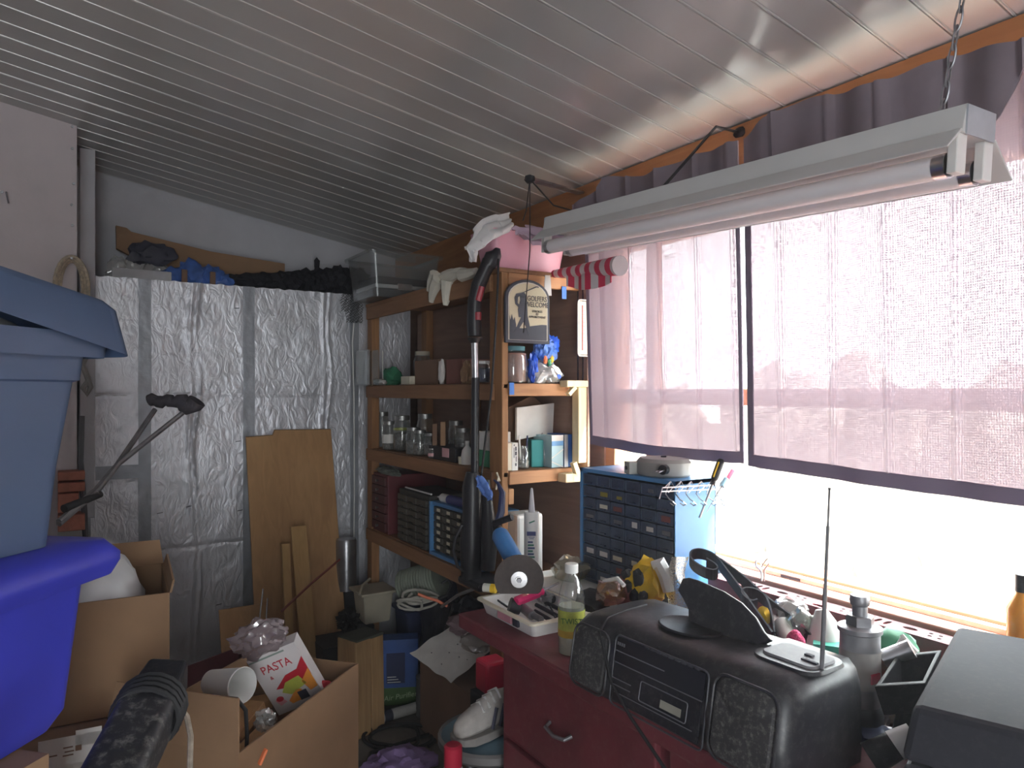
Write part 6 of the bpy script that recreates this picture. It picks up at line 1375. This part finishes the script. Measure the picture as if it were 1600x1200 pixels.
loft(G(Xso), [shoe_ring(x, z0, w, h) for x, z0, w, h in ((-.028, .03, .012, .02), (-.02, .022, .028, .045), (.0, .02, .040, .06), (.04, .02, .046, .075), (.08, .02, .043, .092), (.12, .02, .040, .105), (.16, .02, .037, .10), (.21, .02, .036, .10), (.235, .025, .025, .085))]).part('upper', mat('grubby_white_leather', (.52, .49, .46), .7, var=.2, scale=20), so, smooth=50)
loft(G(Xso), [[(x, w * s_, z) for (s_, z) in ((-1, 0.002 + l), (1, 0.002 + l), (1.02, .027), (-1.02, .027))] for x, w, l in ((-.034, .014, .012), (-.022, .034, .005), (.01, .046, .0), (.06, .049, 0), (.13, .042, 0), (.20, .039, 0), (.24, .028, .002))]).part('sole', mat('grey_sole', (.36, .34, .32), .8, var=.2), so, bev=.003)
for (x, dz) in ((.075, 0), (.105, .004), (.135, .004)): G(Xso).bar((x, -.046, .034), (x + .025, -.036, .088 + dz), .006, .013).part('stripe', mat('dark_stripe', (.08, .08, .12), .6), so)
for k in range(4): x = .055 + k * .022; G(Xso).tube([(x, -.03, .085 + .008 * k), (x + .006, 0, .104 + .008 * k), (x, .03, .085 + .008 * k)], .004, 6).part('lace', m_whitep, so, smooth=True)
bo = T('spray_bottle', 'white bottle with a red top in front of the blue stool', 'bottle', (.93, 1.84, 0)); q_ = P(708, 1180, d=2.02); Xbo = XF((q_.x, q_.y, 0))
G(Xbo).lathe([(0, 0), (.05, 0), (.052, .02), (.052, .30), (.03, .38), (.022, .40), (0, .40)], 20).part('body', m_whitep, bo, smooth=35); G(Xbo).lathe([(.026, .395), (.026, .45), (.02, .455), (0, .455)], 16).part('cap', m_red, bo, smooth=35)
# floor: caulk tube, cord, cloth
ct = T('caulk_tube', 'used white caulk tube lying on the floor', 'tube', fl(612, 1122)); a_, b_ = fl(592, 1131) + V((0, 0, .024)), fl(655, 1112) + V((0, 0, .024))
G().cyl(a_, b_, .0235).part('body', mat('dirty_white', (.50, .49, .46), .6, var=.15), ct, smooth=35); G().cyl(a_, a_ + (a_ - b_).normalized() * .07, .012, .004).part('nozzle', m_paper, ct, smooth=True); G().cyl(a_.lerp(b_, .1), a_.lerp(b_, .3), .0238).part('dark_print', m_text, ct, smooth=True)
cd = []
for t in range(80):
    a = t * .165; k = .75 + .25 * math.sin(t * .11); cd.append(fl(628 + 58 * k * math.cos(a) + 6 * math.sin(t * .3), 1150 + 24 * k * math.sin(a) + t * .15) + V((0, 0, .008 + .004 * math.sin(t * .4) + .006 * (t % 40) / 40)))
cd = [fl(572, 1205) + V((0, 0, .01)), fl(580, 1180) + V((0, 0, .01))] + cd; G().tube(cd, .0075, 7).single('floor_cable', m_blackmatte, 'long black cable looped on the floor', 'cable', smooth=True)
lump('purple_cloth', 'crumpled purple cloth on the floor at the bottom edge', 'cloth', fl(625, 1200), (.13, .12, .06), m_purple, 4, .4, .001, 7, 4)

# ---------------------------------------------------------------- thin haze volume added to imitate veiling glare near the window
hz = bpy.data.materials.new('glare_veil'); hz.use_nodes = True; nt = hz.node_tree; nt.nodes.remove(nt.nodes['Principled BSDF'])
vsn = N(nt, 'ShaderNodeVolumeScatter'); vsn.inputs['Color'].default_value = (.95, .95, 1, 1); vsn.inputs['Density'].default_value = .036; vsn.inputs['Anisotropy'].default_value = .55
nt.links.new(vsn.outputs[0], nt.nodes['Material Output'].inputs['Volume'])
ha = struct(G().box(-2.25, 1.88, -2.5, 4.2, -.2, 2.98), 'haze', hz)
ha['kind'] = 'stuff'; ha['label'] = 'faint added haze imitating veiling glare across the room'; ha['category'] = 'haze'
